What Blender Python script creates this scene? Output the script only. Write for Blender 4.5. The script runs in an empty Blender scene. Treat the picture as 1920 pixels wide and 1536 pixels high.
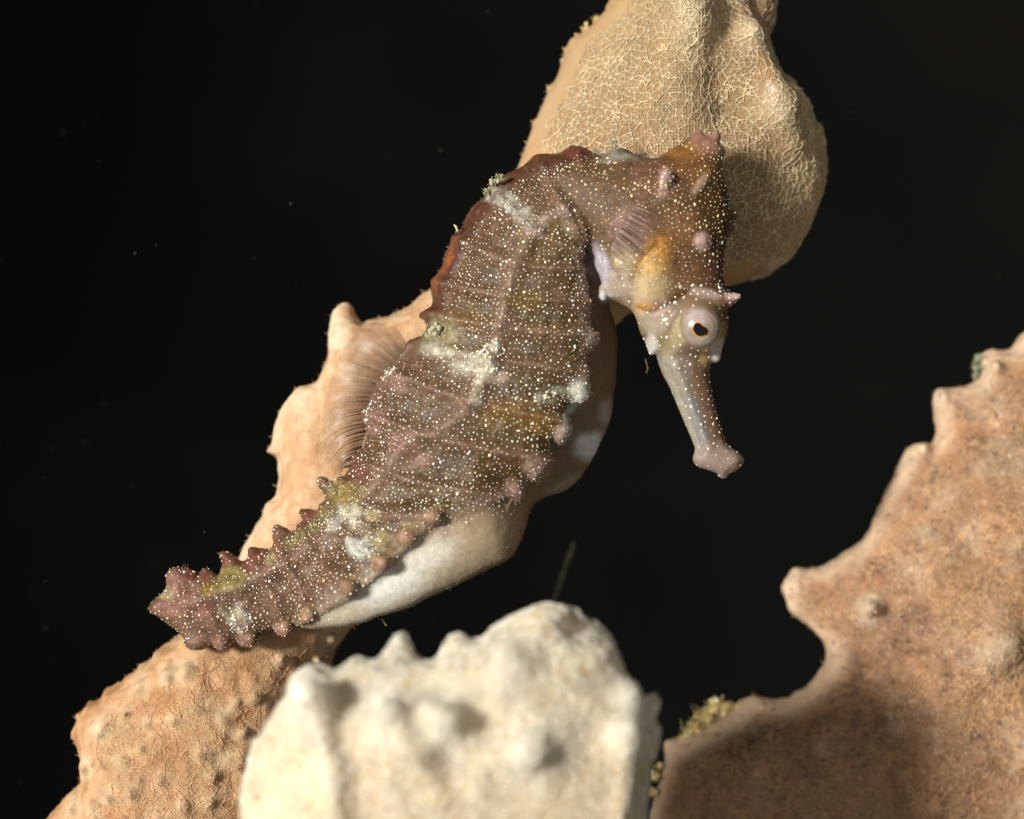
import bpy, math, random
import numpy as np
from mathutils import Vector
from mathutils.kdtree import KDTree

# ------------------------------------------------------------------ camera, world, sun
# one Blender unit is one centimetre; x right, z up, the camera looks along +y
SC = bpy.context.scene
SC.unit_settings.system = 'METRIC'
SC.unit_settings.scale_length = 0.01
D = 40.0                                            # camera to the plane of the seahorse
cam = bpy.data.cameras.new('camera')
cam.sensor_width = 360.0
cam.lens = 360.0 * D / 19.2
cam.clip_start = 1.0
cam.clip_end = 1000.0
cam.dof.use_dof = True
cam.dof.focus_distance = D - 0.25
cam.dof.aperture_fstop = 0.72
camo = bpy.data.objects.new('camera', cam)
camo.location = (0, -D, 0)
camo.rotation_euler = (math.radians(90), 0, 0)
SC.collection.objects.link(camo)
SC.camera = camo

world = bpy.data.worlds.new('World')
SC.world = world
world.use_nodes = True
bg = world.node_tree.nodes['Background']
bg.inputs['Color'].default_value = (1.0, 0.98, 0.88, 1)
bg.inputs['Strength'].default_value = 0.26

sun = bpy.data.lights.new('sun', 'SUN')
sun.energy = 5.0
sun.angle = math.radians(11.0)
sun.color = (1.0, 0.985, 0.90)
suno = bpy.data.objects.new('sun', sun)
SUN_DIR = Vector((0.65, 0.74, -0.17)).normalized()
suno.rotation_euler = SUN_DIR.to_track_quat('-Z', 'Y').to_euler()
suno.location = (-20, -28, 16)
SC.collection.objects.link(suno)

vs = SC.view_settings
vs.view_transform = 'Standard'
vs.look = 'None'
vs.exposure = 0.0
vs.gamma = 1.0
vs.use_curve_mapping = False

random.seed(4)
RNG = np.random.default_rng(11)
COL = SC.collection.objects


# ------------------------------------------------------------------ helpers: numbers
def lin(c):
    a = np.asarray(c, float) / 255.0
    return np.where(a <= 0.04045, a / 12.92, ((a + 0.055) / 1.055) ** 2.4)


def sstep(a, b, x):
    t = np.clip((x - a) / (b - a), 0, 1)
    return t * t * (3 - 2 * t)


_LAT = np.random.default_rng(5).random((32, 32, 32)).astype(np.float32)


def vnoise(p, s=1.0, o=0):
    """smooth value noise in 0..1"""
    q = np.asarray(p, float) * s + o * 7.31 + 100.0
    i = np.floor(q).astype(np.int64)
    f = q - i
    f = f * f * (3 - 2 * f)
    r = 0
    for dx in (0, 1):
        wx = f[:, 0] if dx else 1 - f[:, 0]
        for dy in (0, 1):
            wy = f[:, 1] if dy else 1 - f[:, 1]
            for dz in (0, 1):
                wz = f[:, 2] if dz else 1 - f[:, 2]
                r = r + wx * wy * wz * _LAT[(i[:, 0] + dx) & 31, (i[:, 1] + dy) & 31, (i[:, 2] + dz) & 31]
    return r


def fbm(p, s=1.0, o=0, n=3):
    r, a, t = 0, 1.0, 0
    for k in range(n):
        r = r + a * vnoise(p, s * 2.03 ** k, o + k * 3)
        t += a
        a *= 0.5
    return r / t


def W(px, py):
    return np.array([(px - 960) / 100.0, (768 - py) / 100.0])


def smooth_poly(pts, sub=4, closed=True):
    P = np.array(pts, float)
    n = len(P)
    out = []
    rng = range(n) if closed else range(n - 1)
    for i in rng:
        if closed:
            a, b, c, d = P[(i - 1) % n], P[i], P[(i + 1) % n], P[(i + 2) % n]
        else:
            a, b, c, d = P[max(i - 1, 0)], P[i], P[i + 1], P[min(i + 2, n - 1)]
        for k in range(sub):
            t = k / sub
            out.append(0.5 * ((2 * b) + (-a + c) * t + (2 * a - 5 * b + 4 * c - d) * t * t + (-a + 3 * b - 3 * c + d) * t ** 3))
    if not closed:
        out.append(P[-1])
    return np.array(out)


def seg_dist(P, poly, closed=True):
    """unsigned distance of 2-D points to a polyline, and inside test"""
    Q = np.asarray(poly, np.float32)
    X, Y = P[:, 0].astype(np.float32), P[:, 1].astype(np.float32)
    best = np.full(len(P), 1e9, np.float32)
    ins = np.zeros(len(P), bool)
    n = len(Q)
    for i in range(n if closed else n - 1):
        a, b = Q[i], Q[(i + 1) % n]
        ex, ey = b - a
        L = ex * ex + ey * ey + 1e-12
        t = np.clip(((X - a[0]) * ex + (Y - a[1]) * ey) / L, 0, 1)
        dx, dy = X - a[0] - t * ex, Y - a[1] - t * ey
        np.minimum(best, dx * dx + dy * dy, out=best)
        if closed and a[1] != b[1]:
            c = ((Y >= min(a[1], b[1])) & (Y < max(a[1], b[1])) & (X < a[0] + (Y - a[1]) / (b[1] - a[1]) * ex))
            ins ^= c
    return np.sqrt(best), ins


def poisson(mask, h, iters=700):
    """solve lap(u) = -4 inside the mask by conjugate gradients: sqrt(u) is a smooth pillow over the outline"""
    m = mask.astype(np.float32)

    def A(v):
        r = 4 * v
        r[1:] -= v[:-1]
        r[:-1] -= v[1:]
        r[:, 1:] -= v[:, :-1]
        r[:, :-1] -= v[:, 1:]
        return r * m
    b = 4 * h * h * m
    x = np.zeros_like(m)
    r = b.copy()
    p = r.copy()
    rs = float((r * r).sum())
    for _ in range(iters):
        Ap = A(p)
        al = rs / (float((p * Ap).sum()) + 1e-20)
        x += al * p
        r -= al * Ap
        rn = float((r * r).sum())
        if rn < 1e-7 * float((b * b).sum()):
            break
        p = r + (rn / rs) * p
        rs = rn
    return x


def blur(a, n):
    for _ in range(n):
        b = np.pad(a, 1, mode='edge')
        a = (b[:-2, 1:-1] + b[2:, 1:-1] + b[1:-1, :-2] + b[1:-1, 2:] + 4 * b[1:-1, 1:-1]) / 8
    return a


class Grid:
    def __init__(self, px0, py0, px1, py1, y0, y1, h):
        self.h = h
        self.o = np.array([(px0 - 960) / 100.0, y0, (768 - py1) / 100.0])
        self.n = np.array([int((px1 - px0) / 100 / h), int((y1 - y0) / h), int((py1 - py0) / 100 / h)])
        self.x = self.o[0] + h * np.arange(self.n[0])
        self.y = self.o[1] + h * np.arange(self.n[1])
        self.z = self.o[2] + h * np.arange(self.n[2])
        gx, gz = np.meshgrid(self.x, self.z, indexing='ij')
        self.P2 = np.stack([gx.ravel(), gz.ravel()], 1)
        self.s2 = gx.shape
        self.F = np.full(tuple(self.n), 3.0, np.float32)


class Pillow:
    """a traced outline swollen into a rounded body: (y-yc)^2 = hs^2 * u(x, z)"""
    def __init__(self, g, outline, hs, yc, p=1.0, sub=4):
        poly = smooth_poly(outline, sub)
        Q = np.stack([(poly[:, 0] - 960) / 100, (768 - poly[:, 1]) / 100], 1)
        d, ins = seg_dist(g.P2, Q)
        d = np.where(ins, d, -d).reshape(g.s2)
        u = poisson(ins.reshape(g.s2), g.h)
        deep = d > 2.0 * g.h
        w = np.where(deep, u / np.maximum(d, g.h), 0).astype(np.float32)
        wm = deep.astype(np.float32)
        a, b = w.copy(), wm.copy()
        for _ in range(14):
            a, b = blur(a, 3), blur(b, 3)
            ok = wm > 0
            fill = (b > 1e-4) & ~ok
            w[fill] = a[fill] / b[fill]
            wm[fill] = 1
            a, b = w * wm, wm.copy()
        w[wm == 0] = float(w[deep].mean()) * 0.3
        U = d * w
        if p != 1.0:
            um = U.max()
            U = np.sign(U) * um * (np.abs(U) / um) ** p
        self.U = U.astype(np.float32)
        self.d = d
        self.g, self.hs = g, hs
        if callable(yc):
            self.yc = yc(g.P2[:, 0] * 100 + 960, 768 - g.P2[:, 1] * 100).reshape(g.s2).astype(np.float32)
        else:
            self.yc = np.full(g.s2, yc, np.float32)

    def field(self):
        g = self.g
        H2 = (self.hs ** 2) * self.U
        f = (g.y[None, :, None] - self.yc[:, None, :]) ** 2 - H2[:, None, :]
        f = f.astype(np.float32)
        gx, gy, gz = np.gradient(f, g.h)
        m = np.sqrt(gx * gx + gy * gy + gz * gz + 0.02)
        F = np.maximum(f / m, (-self.d * 0.8)[:, None, :])
        out = np.sqrt((self.d ** 2)[:, None, :] + (g.y[None, :, None] - self.yc[:, None, :]) ** 2)
        w = sstep(0.03, 0.30, -self.d)[:, None, :]
        F = F * (1 - w) + out * w
        return np.clip(F, -1.5, 3.0).astype(np.float32)

    def front(self, px, py):
        g = self.g
        X, Z = W(px, py)
        i = int(np.clip(round((X - g.o[0]) / g.h), 0, g.n[0] - 1))
        k = int(np.clip(round((Z - g.o[2]) / g.h), 0, g.n[2] - 1))
        return float(self.yc[i, k] - self.hs * math.sqrt(max(self.U[i, k], 0)))


def smin(a, b, k):
    h = np.clip(k - np.abs(a - b), 0, None) / k
    return np.minimum(a, b) - h * h * k * 0.25


def cone(g, p0, p1, r0, r1, k=0.1):
    """smoothly add a round cone; points are (px, py, y)"""
    a = np.array([*W(p0[0], p0[1]), p0[2]])[[0, 2, 1]]
    b = np.array([*W(p1[0], p1[1]), p1[2]])[[0, 2, 1]]
    R = max(r0, r1) + k + g.h * 2
    lo = np.floor((np.minimum(a, b) - R - g.o) / g.h).astype(int)
    hi = np.ceil((np.maximum(a, b) + R - g.o) / g.h).astype(int) + 1
    lo = np.clip(lo, 0, g.n)
    hi = np.clip(hi, 0, g.n)
    if (hi - lo).min() <= 0:
        return
    X = g.x[lo[0]:hi[0]][:, None, None] - a[0]
    Y = g.y[lo[1]:hi[1]][None, :, None] - a[1]
    Z = g.z[lo[2]:hi[2]][None, None, :] - a[2]
    e = b - a
    L = float(e @ e) + 1e-9
    t = np.clip((X * e[0] + Y * e[1] + Z * e[2]) / L, 0, 1)
    dd = np.sqrt((X - t * e[0]) ** 2 + (Y - t * e[1]) ** 2 + (Z - t * e[2]) ** 2) - (r0 + (r1 - r0) * t)
    sl = (slice(lo[0], hi[0]), slice(lo[1], hi[1]), slice(lo[2], hi[2]))
    g.F[sl] = smin(g.F[sl], dd.astype(np.float32), k)


def chain(g, pts, radii, k=0.1):
    for i in range(len(pts) - 1):
        cone(g, pts[i], pts[i + 1], radii[i], radii[i + 1], k)


def surface_nets(g):
    F = g.F
    S = F < 0
    nx, ny, nz = F.shape
    c = np.zeros((nx - 1, ny - 1, nz - 1), np.uint8)
    for a in (0, 1):
        for b in (0, 1):
            for d in (0, 1):
                c += S[a:nx - 1 + a, b:ny - 1 + b, d:nz - 1 + d]
    act = np.argwhere((c > 0) & (c < 8))
    ids = np.full(c.shape, -1, np.int32)
    ids[act[:, 0], act[:, 1], act[:, 2]] = np.arange(len(act))
    cor = [(a, b, d) for a in (0, 1) for b in (0, 1) for d in (0, 1)]
    V = np.stack([F[act[:, 0] + a, act[:, 1] + b, act[:, 2] + d] for a, b, d in cor], 1)
    acc = np.zeros((len(act), 3))
    cnt = np.zeros(len(act))
    for i in range(8):
        for j in range(i + 1, 8):
            A, B = np.array(cor[i]), np.array(cor[j])
            if np.abs(A - B).sum() != 1:
                continue
            va, vb = V[:, i], V[:, j]
            x = (va < 0) != (vb < 0)
            t = np.where(x, va / np.where(x, va - vb, 1), 0)
            acc += np.where(x[:, None], A + t[:, None] * (B - A), 0)
            cnt += x
    verts = g.o + g.h * (act + acc / cnt[:, None])
    quads = []
    for ax in range(3):
        o1, o2 = [(1, 2), (2, 0), (0, 1)][ax]
        sl0 = [slice(None)] * 3
        sl1 = [slice(None)] * 3
        sl0[ax] = slice(0, -1)
        sl1[ax] = slice(1, None)
        s0, s1 = S[tuple(sl0)], S[tuple(sl1)]
        e = np.argwhere(s0 != s1)
        lim = np.array(F.shape) - 1
        ok = (e[:, o1] > 0) & (e[:, o2] > 0) & (e[:, o1] < lim[o1]) & (e[:, o2] < lim[o2])
        e = e[ok]
        flip = s0[e[:, 0], e[:, 1], e[:, 2]]
        q = []
        for d1, d2 in ((1, 1), (0, 1), (0, 0), (1, 0)):
            cc = e.copy()
            cc[:, o1] -= d1
            cc[:, o2] -= d2
            q.append(ids[cc[:, 0], cc[:, 1], cc[:, 2]])
        q = np.stack(q, 1)
        q[~flip] = q[~flip][:, ::-1]
        quads.append(q)
    return verts, np.concatenate(quads)


def vnormals(V, Fq):
    a = V[Fq[:, 2]] - V[Fq[:, 0]]
    b = V[Fq[:, 3]] - V[Fq[:, 1]] if Fq.shape[1] == 4 else V[Fq[:, 1]] - V[Fq[:, 0]]
    n = np.cross(a, b) if Fq.shape[1] == 4 else np.cross(b, a)
    N = np.zeros_like(V)
    for k in range(Fq.shape[1]):
        for ax in range(3):
            N[:, ax] += np.bincount(Fq[:, k], n[:, ax], len(V))
    return N / (np.linalg.norm(N, axis=1, keepdims=True) + 1e-12)


# ------------------------------------------------------------------ helpers: blender objects
def set_props(o, label=None, cat=None, group=None, kind=None):
    for k, v in (('label', label), ('category', cat), ('group', group), ('kind', kind)):
        if v:
            o[k] = v
    return o


def make_mesh(name, V, faces_list, mats, col=None, attrs=None, parent=None, origin=(0, 0, 0), midx=None, smooth=True):
    """faces_list: arrays of quads and / or triangles"""
    V = np.asarray(V, np.float32) - np.asarray(origin, np.float32)
    me = bpy.data.meshes.new(name)
    me.vertices.add(len(V))
    me.vertices.foreach_set('co', V.ravel())
    loops = np.concatenate([f.ravel() for f in faces_list]).astype(np.int32)
    tot = np.concatenate([np.full(len(f), f.shape[1], np.int32) for f in faces_list])
    st = np.concatenate([[0], np.cumsum(tot)[:-1]]).astype(np.int32)
    me.loops.add(len(loops))
    me.loops.foreach_set('vertex_index', loops)
    me.polygons.add(len(tot))
    me.polygons.foreach_set('loop_start', st)
    me.polygons.foreach_set('loop_total', tot)
    me.polygons.foreach_set('use_smooth', np.full(len(tot), smooth, bool))
    if midx is not None:
        me.polygons.foreach_set('material_index', midx.astype(np.int32))
    for m in mats:
        me.materials.append(m)
    if col is not None:
        a = me.color_attributes.new('Col', 'FLOAT_COLOR', 'POINT')
        c4 = np.ones((len(V), 4), np.float32)
        c4[:, :3] = np.clip(col, 0, 1)
        a.data.foreach_set('color', c4.ravel())
    for k, v in (attrs or {}).items():
        a = me.attributes.new(k, 'FLOAT', 'POINT')
        a.data.foreach_set('value', np.asarray(v, np.float32))
    me.update(calc_edges=True)
    me.validate()
    o = bpy.data.objects.new(name, me)
    COL.link(o)
    o.location = origin
    if parent is not None:
        o.parent = parent
        o.location = Vector(origin) - parent.location
    return o


def to_px(V):
    return V[:, 0] * 100 + 960, 768 - V[:, 2] * 100


class Paint:
    def __init__(self, V, base):
        self.V = V
        self.px, self.py = to_px(V)
        self.c = np.tile(lin(base), (len(V), 1))

    def mix(self, m, color):
        m = np.clip(m, 0, 1)[:, None]
        c = color if isinstance(color, np.ndarray) and color.ndim == 2 else lin(color)
        self.c = self.c * (1 - m) + c * m

    def blob(self, x, y, rx, ry, color, amt=1.0, ang=0, soft=0.5, nz=0.4, ns=1.2, o=0, brk=0.0):
        a = math.radians(ang)
        dx, dy = self.px - x, self.py - y
        u, v = (dx * math.cos(a) + dy * math.sin(a)) / rx, (-dx * math.sin(a) + dy * math.cos(a)) / ry
        r = np.sqrt(u * u + v * v)
        near = r < 1.8
        m = np.zeros(len(r))
        if near.any():
            n = fbm(self.V[near], ns * 2.2, o + int(x) % 17, 3) - 0.5
            m[near] = (1 - sstep(1 - soft, 1 + soft * 0.6, r[near] + n * nz * 2)) * amt * self.brk(near, brk)
        self.mix(m, color)
        return m

    def brk(self, near, b):
        if not b:
            return 1.0
        return 1 - b + b * sstep(0.40, 0.60, fbm(self.V[near], 7.5, 88, 3))

    def line(self, pts, w, color, amt=1.0, nz=0.5, ns=2.0, sub=4, brk=0.0):
        d = self.dline(pts, sub)
        near = d < w * 2.2
        m = np.zeros(len(d))
        if near.any():
            n = fbm(self.V[near], ns * 2, len(pts), 3) - 0.5
            m[near] = (1 - sstep(0.2, 1.3, d[near] / w + n * nz * 2)) * amt * self.brk(near, brk)
        self.mix(m, color)
        return m

    def dline(self, pts, sub=4):
        P = np.stack([self.px, self.py], 1)
        return seg_dist(P, smooth_poly(pts, sub, False), False)[0].astype(float)


def tubes(P, R, sides=4):
    """n paths of k points each -> vertices and quads of thin tubes"""
    P = np.asarray(P, float)
    n, k, _ = P.shape
    T = np.gradient(P, axis=1)
    T /= np.linalg.norm(T, axis=2, keepdims=True) + 1e-9
    a = np.cross(T, np.array([0.31, 0.87, 0.38]))
    a /= np.linalg.norm(a, axis=2, keepdims=True) + 1e-9
    b = np.cross(T, a)
    ph = 2 * np.pi * np.arange(sides) / sides
    V = P[:, :, None, :] + np.asarray(R)[:, :, None, None] * (np.cos(ph)[None, None, :, None] * a[:, :, None, :] + np.sin(ph)[None, None, :, None] * b[:, :, None, :])
    base = (np.arange(n) * k * sides)[:, None, None] + (np.arange(k - 1) * sides)[None, :, None]
    s_ = np.arange(sides)[None, None, :]
    s2 = (np.arange(sides)[None, None, :] + 1) % sides
    Q = np.stack([base + s_, base + s2, base + sides + s2, base + sides + s_], -1)
    return V.reshape(-1, 3), Q.reshape(-1, 4)


def scatter(V, idx, rad, dens):
    """dart throwing on mesh vertices: rad is the spacing for each vertex"""
    cs = float(rad.max())
    cell, out = {}, []
    rnd = RNG.random(len(V))
    for i in RNG.permutation(idx):
        if rnd[i] > dens[i]:
            continue
        q = V[i]
        k = (int(q[0] // cs), int(q[1] // cs), int(q[2] // cs))
        r2 = rad[i] ** 2
        bad = False
        for a in (-1, 0, 1):
            for b in (-1, 0, 1):
                for c in (-1, 0, 1):
                    for j in cell.get((k[0] + a, k[1] + b, k[2] + c), ()):
                        if ((q - V[j]) ** 2).sum() < r2:
                            bad = True
                            break
        if not bad:
            cell.setdefault(k, []).append(i)
            out.append(int(i))
    return out


def fibre_net(V, Nn, idx, rad, dens, r0, lift=0.02, tips=(), deg=3):
    """a web of thin threads lying on a sponge: nodes joined to their nearest neighbours, drawn together at the tips"""
    nodes = scatter(V, idx, rad, dens)
    kd = KDTree(len(nodes))
    for j, i in enumerate(nodes):
        kd.insert(V[i], j)
    kd.balance()
    E = set()
    for j, i in enumerate(nodes):
        near = kd.find_n(V[i], deg + 2)
        for (co, jj, dd) in near[1:1 + int(RNG.integers(2, deg + 1))]:
            if dd < rad[i] * 3.0:
                E.add((min(j, jj), max(j, jj)))
    E = list(E)
    A = np.array([V[nodes[a]] + Nn[nodes[a]] * lift for a, b in E])
    B = np.array([V[nodes[b]] + Nn[nodes[b]] * lift for a, b in E])
    NA = np.array([Nn[nodes[a]] + Nn[nodes[b]] for a, b in E])
    NA /= np.linalg.norm(NA, axis=1, keepdims=True) + 1e-9
    ex = []
    for (tp, reach) in tips:
        got = kd.find_range(tp, reach)
        RNG.shuffle(got) if False else None
        for (co, jj, dd) in got[::2][:16]:
            ex.append((np.array(tp), V[nodes[jj]] + Nn[nodes[jj]] * lift, Nn[nodes[jj]]))
    if ex:
        A = np.concatenate([A, [e[0] for e in ex]])
        B = np.concatenate([B, [e[1] for e in ex]])
        NA = np.concatenate([NA, [e[2] for e in ex]])
    n = len(A)
    L = np.linalg.norm(B - A, axis=1, keepdims=True)
    J = RNG.normal(0, 0.075, (n, 3)) * L
    up = NA * RNG.uniform(-0.10, 0.16, (n, 1)) * L
    P = np.stack([A, A * 0.72 + B * 0.28 + J * 0.7 + up, A * 0.36 + B * 0.64 + J + up, B], 1)
    rr = r0 * RNG.uniform(0.4, 1.4, (n, 1)) * np.array([[1.15, 0.85, 0.85, 1.15]])
    return tubes(P, rr, 4)


def stubs(V, Nn, idx, n, ln, r):
    """short loose fibre ends standing off a surface"""
    i = RNG.choice(idx, min(n, len(idx)), False)
    L = ln * RNG.uniform(0.4, 1.5, (len(i), 1))
    dr = Nn[i] + RNG.normal(0, 0.45, (len(i), 3))
    bend = RNG.normal(0, 0.35, (len(i), 3))
    A = V[i] - Nn[i] * 0.01
    P = np.stack([A, A + dr * L * 0.5, A + dr * L + bend * L], 1)
    return tubes(P, r * RNG.uniform(0.6, 1.3, (len(i), 1)) * np.array([[1.2, 0.9, 0.3]]), 3 + 1)


# ------------------------------------------------------------------ materials
def new_mat(name):
    m = bpy.data.materials.new(name)
    m.use_nodes = True
    nt = m.node_tree
    b = nt.nodes['Principled BSDF']
    return m, nt, b


def N(nt, typ, **kw):
    n = nt.nodes.new(typ)
    for k, v in kw.items():
        setattr(n, k, v)
    return n


def math_node(nt, op, a, b=None, clamp=False):
    n = N(nt, 'ShaderNodeMath', operation=op, use_clamp=clamp)
    for i, v in enumerate((a, b)):
        if v is None:
            continue
        if isinstance(v, (int, float)):
            n.inputs[i].default_value = v
        else:
            nt.links.new(v, n.inputs[i])
    return n.outputs[0]


def mapr(nt, v, a, b, c, d):
    n = N(nt, 'ShaderNodeMapRange', interpolation_type='SMOOTHSTEP')
    nt.links.new(v, n.inputs[0])
    for i, x in enumerate((a, b, c, d)):
        n.inputs[i + 1].default_value = x
    return n.outputs[0]


def mixc(nt, f, a, b, blend='MIX'):
    n = N(nt, 'ShaderNodeMix', data_type='RGBA', blend_type=blend)
    for s, v in ((0, f), (6, a), (7, b)):
        if isinstance(v, (int, float)):
            n.inputs[s].default_value = v
        elif isinstance(v, tuple):
            n.inputs[s].default_value = (*v, 1)
        else:
            nt.links.new(v, n.inputs[s])
    return n.outputs[2]


def sponge_mat(name, scale, fibre_rgb, deep, fib_amt=0.8, bump=0.05, seed=0.0, sss=0.22, srad=0.6):
    """skin of a sponge: pale fibre net (two layers of warped cells) over deeper tinted pits"""
    m, nt, b = new_mat(name)
    L = nt.links.new
    tc = N(nt, 'ShaderNodeTexCoord')
    mp = N(nt, 'ShaderNodeMapping')
    mp.inputs['Location'].default_value = (seed, seed * 1.7, -seed)
    L(tc.outputs['Object'], mp.inputs[0])
    nz = N(nt, 'ShaderNodeTexNoise')
    nz.inputs['Scale'].default_value = scale * 0.55
    nz.inputs['Detail'].default_value = 2
    L(mp.outputs[0], nz.inputs['Vector'])
    sub = N(nt, 'ShaderNodeVectorMath', operation='MULTIPLY_ADD')
    L(nz.outputs['Color'], sub.inputs[0])
    sub.inputs[1].default_value = (0.16,) * 3
    L(mp.outputs[0], sub.inputs[2])
    vec = sub.outputs[0]
    lines = []
    for k, (sc, w, amt) in enumerate(((1.0, 0.075, 1.0), (1.55, 0.06, 0.7), (0.6, 0.035, 0.6))):
        v = N(nt, 'ShaderNodeTexVoronoi', feature='DISTANCE_TO_EDGE')
        v.inputs['Scale'].default_value = scale * sc
        ad = N(nt, 'ShaderNodeVectorMath', operation='ADD')
        ad.inputs[1].default_value = (k * 3.1, k * 1.3, k * 5.7)
        L(vec, ad.inputs[0])
        L(ad.outputs[0], v.inputs['Vector'])
        lines.append(math_node(nt, 'MULTIPLY', mapr(nt, v.outputs['Distance'], 0.0, w * 1.6, 1, 0), amt))
    fib = math_node(nt, 'MAXIMUM', math_node(nt, 'MAXIMUM', lines[0], lines[1]), lines[2])
    n2 = N(nt, 'ShaderNodeTexNoise')
    n2.inputs['Scale'].default_value = 1.3
    n2.inputs['Detail'].default_value = 4
    L(mp.outputs[0], n2.inputs['Vector'])
    at = N(nt, 'ShaderNodeAttribute', attribute_name='fib')
    famt = math_node(nt, 'MULTIPLY', at.outputs['Fac'], mapr(nt, n2.outputs['Fac'], 0.3, 0.62, 0.35, 1.0))
    ca = N(nt, 'ShaderNodeAttribute', attribute_name='Col')
    dark = mixc(nt, 1.0, ca.outputs['Color'], deep, 'MULTIPLY')
    n3 = N(nt, 'ShaderNodeTexNoise')
    n3.inputs['Scale'].default_value = 6.0
    n3.inputs['Detail'].default_value = 5
    n3.inputs['Roughness'].default_value = 0.65
    L(mp.outputs[0], n3.inputs['Vector'])
    basec = mixc(nt, math_node(nt, 'MULTIPLY', famt, mapr(nt, n3.outputs['Fac'], 0.3, 0.7, 0.35, 1.0)), ca.outputs['Color'], dark)
    lite = mixc(nt, 0.55, ca.outputs['Color'], tuple(fibre_rgb))
    c = mixc(nt, math_node(nt, 'MULTIPLY', math_node(nt, 'MULTIPLY', fib, famt), fib_amt), basec, lite)
    L(c, b.inputs['Base Color'])
    b.inputs['Roughness'].default_value = 0.62
    b.inputs['Specular IOR Level'].default_value = 0.25
    b.inputs['Subsurface Weight'].default_value = sss
    b.inputs['Subsurface Radius'].default_value = (0.35, 0.24, 0.15)
    b.inputs['Subsurface Scale'].default_value = srad
    bp = N(nt, 'ShaderNodeBump')
    bp.inputs['Strength'].default_value = 0.7
    bp.inputs['Distance'].default_value = bump
    hgt = math_node(nt, 'ADD', math_node(nt, 'MULTIPLY', fib, famt), math_node(nt, 'MULTIPLY', n3.outputs['Fac'], 0.8))
    L(hgt, bp.inputs['Height'])
    L(bp.outputs[0], b.inputs['Normal'])
    return m


def skin_mat(name):
    m, nt, b = new_mat(name)
    L = nt.links.new
    tc = N(nt, 'ShaderNodeTexCoord')
    ca = N(nt, 'ShaderNodeAttribute', attribute_name='Col')
    n1 = N(nt, 'ShaderNodeTexNoise')
    n1.inputs['Scale'].default_value = 7
    n1.inputs['Detail'].default_value = 6
    n1.inputs['Roughness'].default_value = 0.7
    L(tc.outputs['Object'], n1.inputs['Vector'])
    n2 = N(nt, 'ShaderNodeTexNoise')
    n2.inputs['Scale'].default_value = 32
    n2.inputs['Detail'].default_value = 3
    L(tc.outputs['Object'], n2.inputs['Vector'])
    tx = N(nt, 'ShaderNodeAttribute', attribute_name='tex').outputs['Fac']
    f = math_node(nt, 'MULTIPLY', mapr(nt, n1.outputs['Fac'], 0.25, 0.75, 0.62, 1.42), mapr(nt, n2.outputs['Fac'], 0.3, 0.7, 0.82, 1.2))
    f = math_node(nt, 'ADD', math_node(nt, 'MULTIPLY', math_node(nt, 'SUBTRACT', f, 1.0), tx), 1.0)
    g = N(nt, 'ShaderNodeCombineColor')
    for i in range(3):
        L(f, g.inputs[i])
    c = mixc(nt, 1.0, ca.outputs['Color'], g.outputs[0], 'MULTIPLY')
    L(c, b.inputs['Base Color'])
    b.inputs['Roughness'].default_value = 0.44
    b.inputs['Specular IOR Level'].default_value = 0.28
    b.inputs['Subsurface Weight'].default_value = 0.08
    b.inputs['Subsurface Radius'].default_value = (0.25, 0.17, 0.12)
    b.inputs['Subsurface Scale'].default_value = 0.4
    bp = N(nt, 'ShaderNodeBump')
    bp.inputs['Strength'].default_value = 0.6
    bp.inputs['Distance'].default_value = 0.03
    L(math_node(nt, 'MULTIPLY', math_node(nt, 'ADD', n1.outputs['Fac'], math_node(nt, 'MULTIPLY', n2.outputs['Fac'], 0.35)), tx), bp.inputs['Height'])
    L(bp.outputs[0], b.inputs['Normal'])
    return m


def plain_mat(name, rgb, rough=0.5, spec=0.3, noise=0.0, nscale=8, sss=0.0, attr=False):
    m, nt, b = new_mat(name)
    src = tuple(lin(rgb))
    if attr:
        ca = N(nt, 'ShaderNodeAttribute', attribute_name='Col')
        src = ca.outputs['Color']
    tc = N(nt, 'ShaderNodeTexCoord')
    n1 = N(nt, 'ShaderNodeTexNoise')
    n1.inputs['Scale'].default_value = nscale
    n1.inputs['Detail'].default_value = 4
    nt.links.new(tc.outputs['Object'], n1.inputs['Vector'])
    f = mapr(nt, n1.outputs['Fac'], 0.25, 0.75, 1 - noise, 1 + noise)
    g = N(nt, 'ShaderNodeCombineColor')
    for i in range(3):
        nt.links.new(f, g.inputs[i])
    nt.links.new(mixc(nt, 1.0, src, g.outputs[0], 'MULTIPLY'), b.inputs['Base Color'])
    b.inputs['Roughness'].default_value = rough
    b.inputs['Specular IOR Level'].default_value = spec
    b.inputs['Subsurface Weight'].default_value = sss
    return m


def membrane_mat(name, rgb, alpha, attr=True):
    """thin see-through fin skin: attribute 'op' sets how opaque it is"""
    m, nt, b = new_mat(name)
    at = N(nt, 'ShaderNodeAttribute', attribute_name='op')
    b.inputs['Base Color'].default_value = (*lin(rgb), 1)
    b.inputs['Roughness'].default_value = 0.4
    ca = N(nt, 'ShaderNodeAttribute', attribute_name='Col')
    nt.links.new(ca.outputs['Color'], b.inputs['Base Color'])
    nt.links.new(math_node(nt, 'MULTIPLY', at.outputs['Fac'], alpha, True), b.inputs['Alpha'])
    return m


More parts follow.
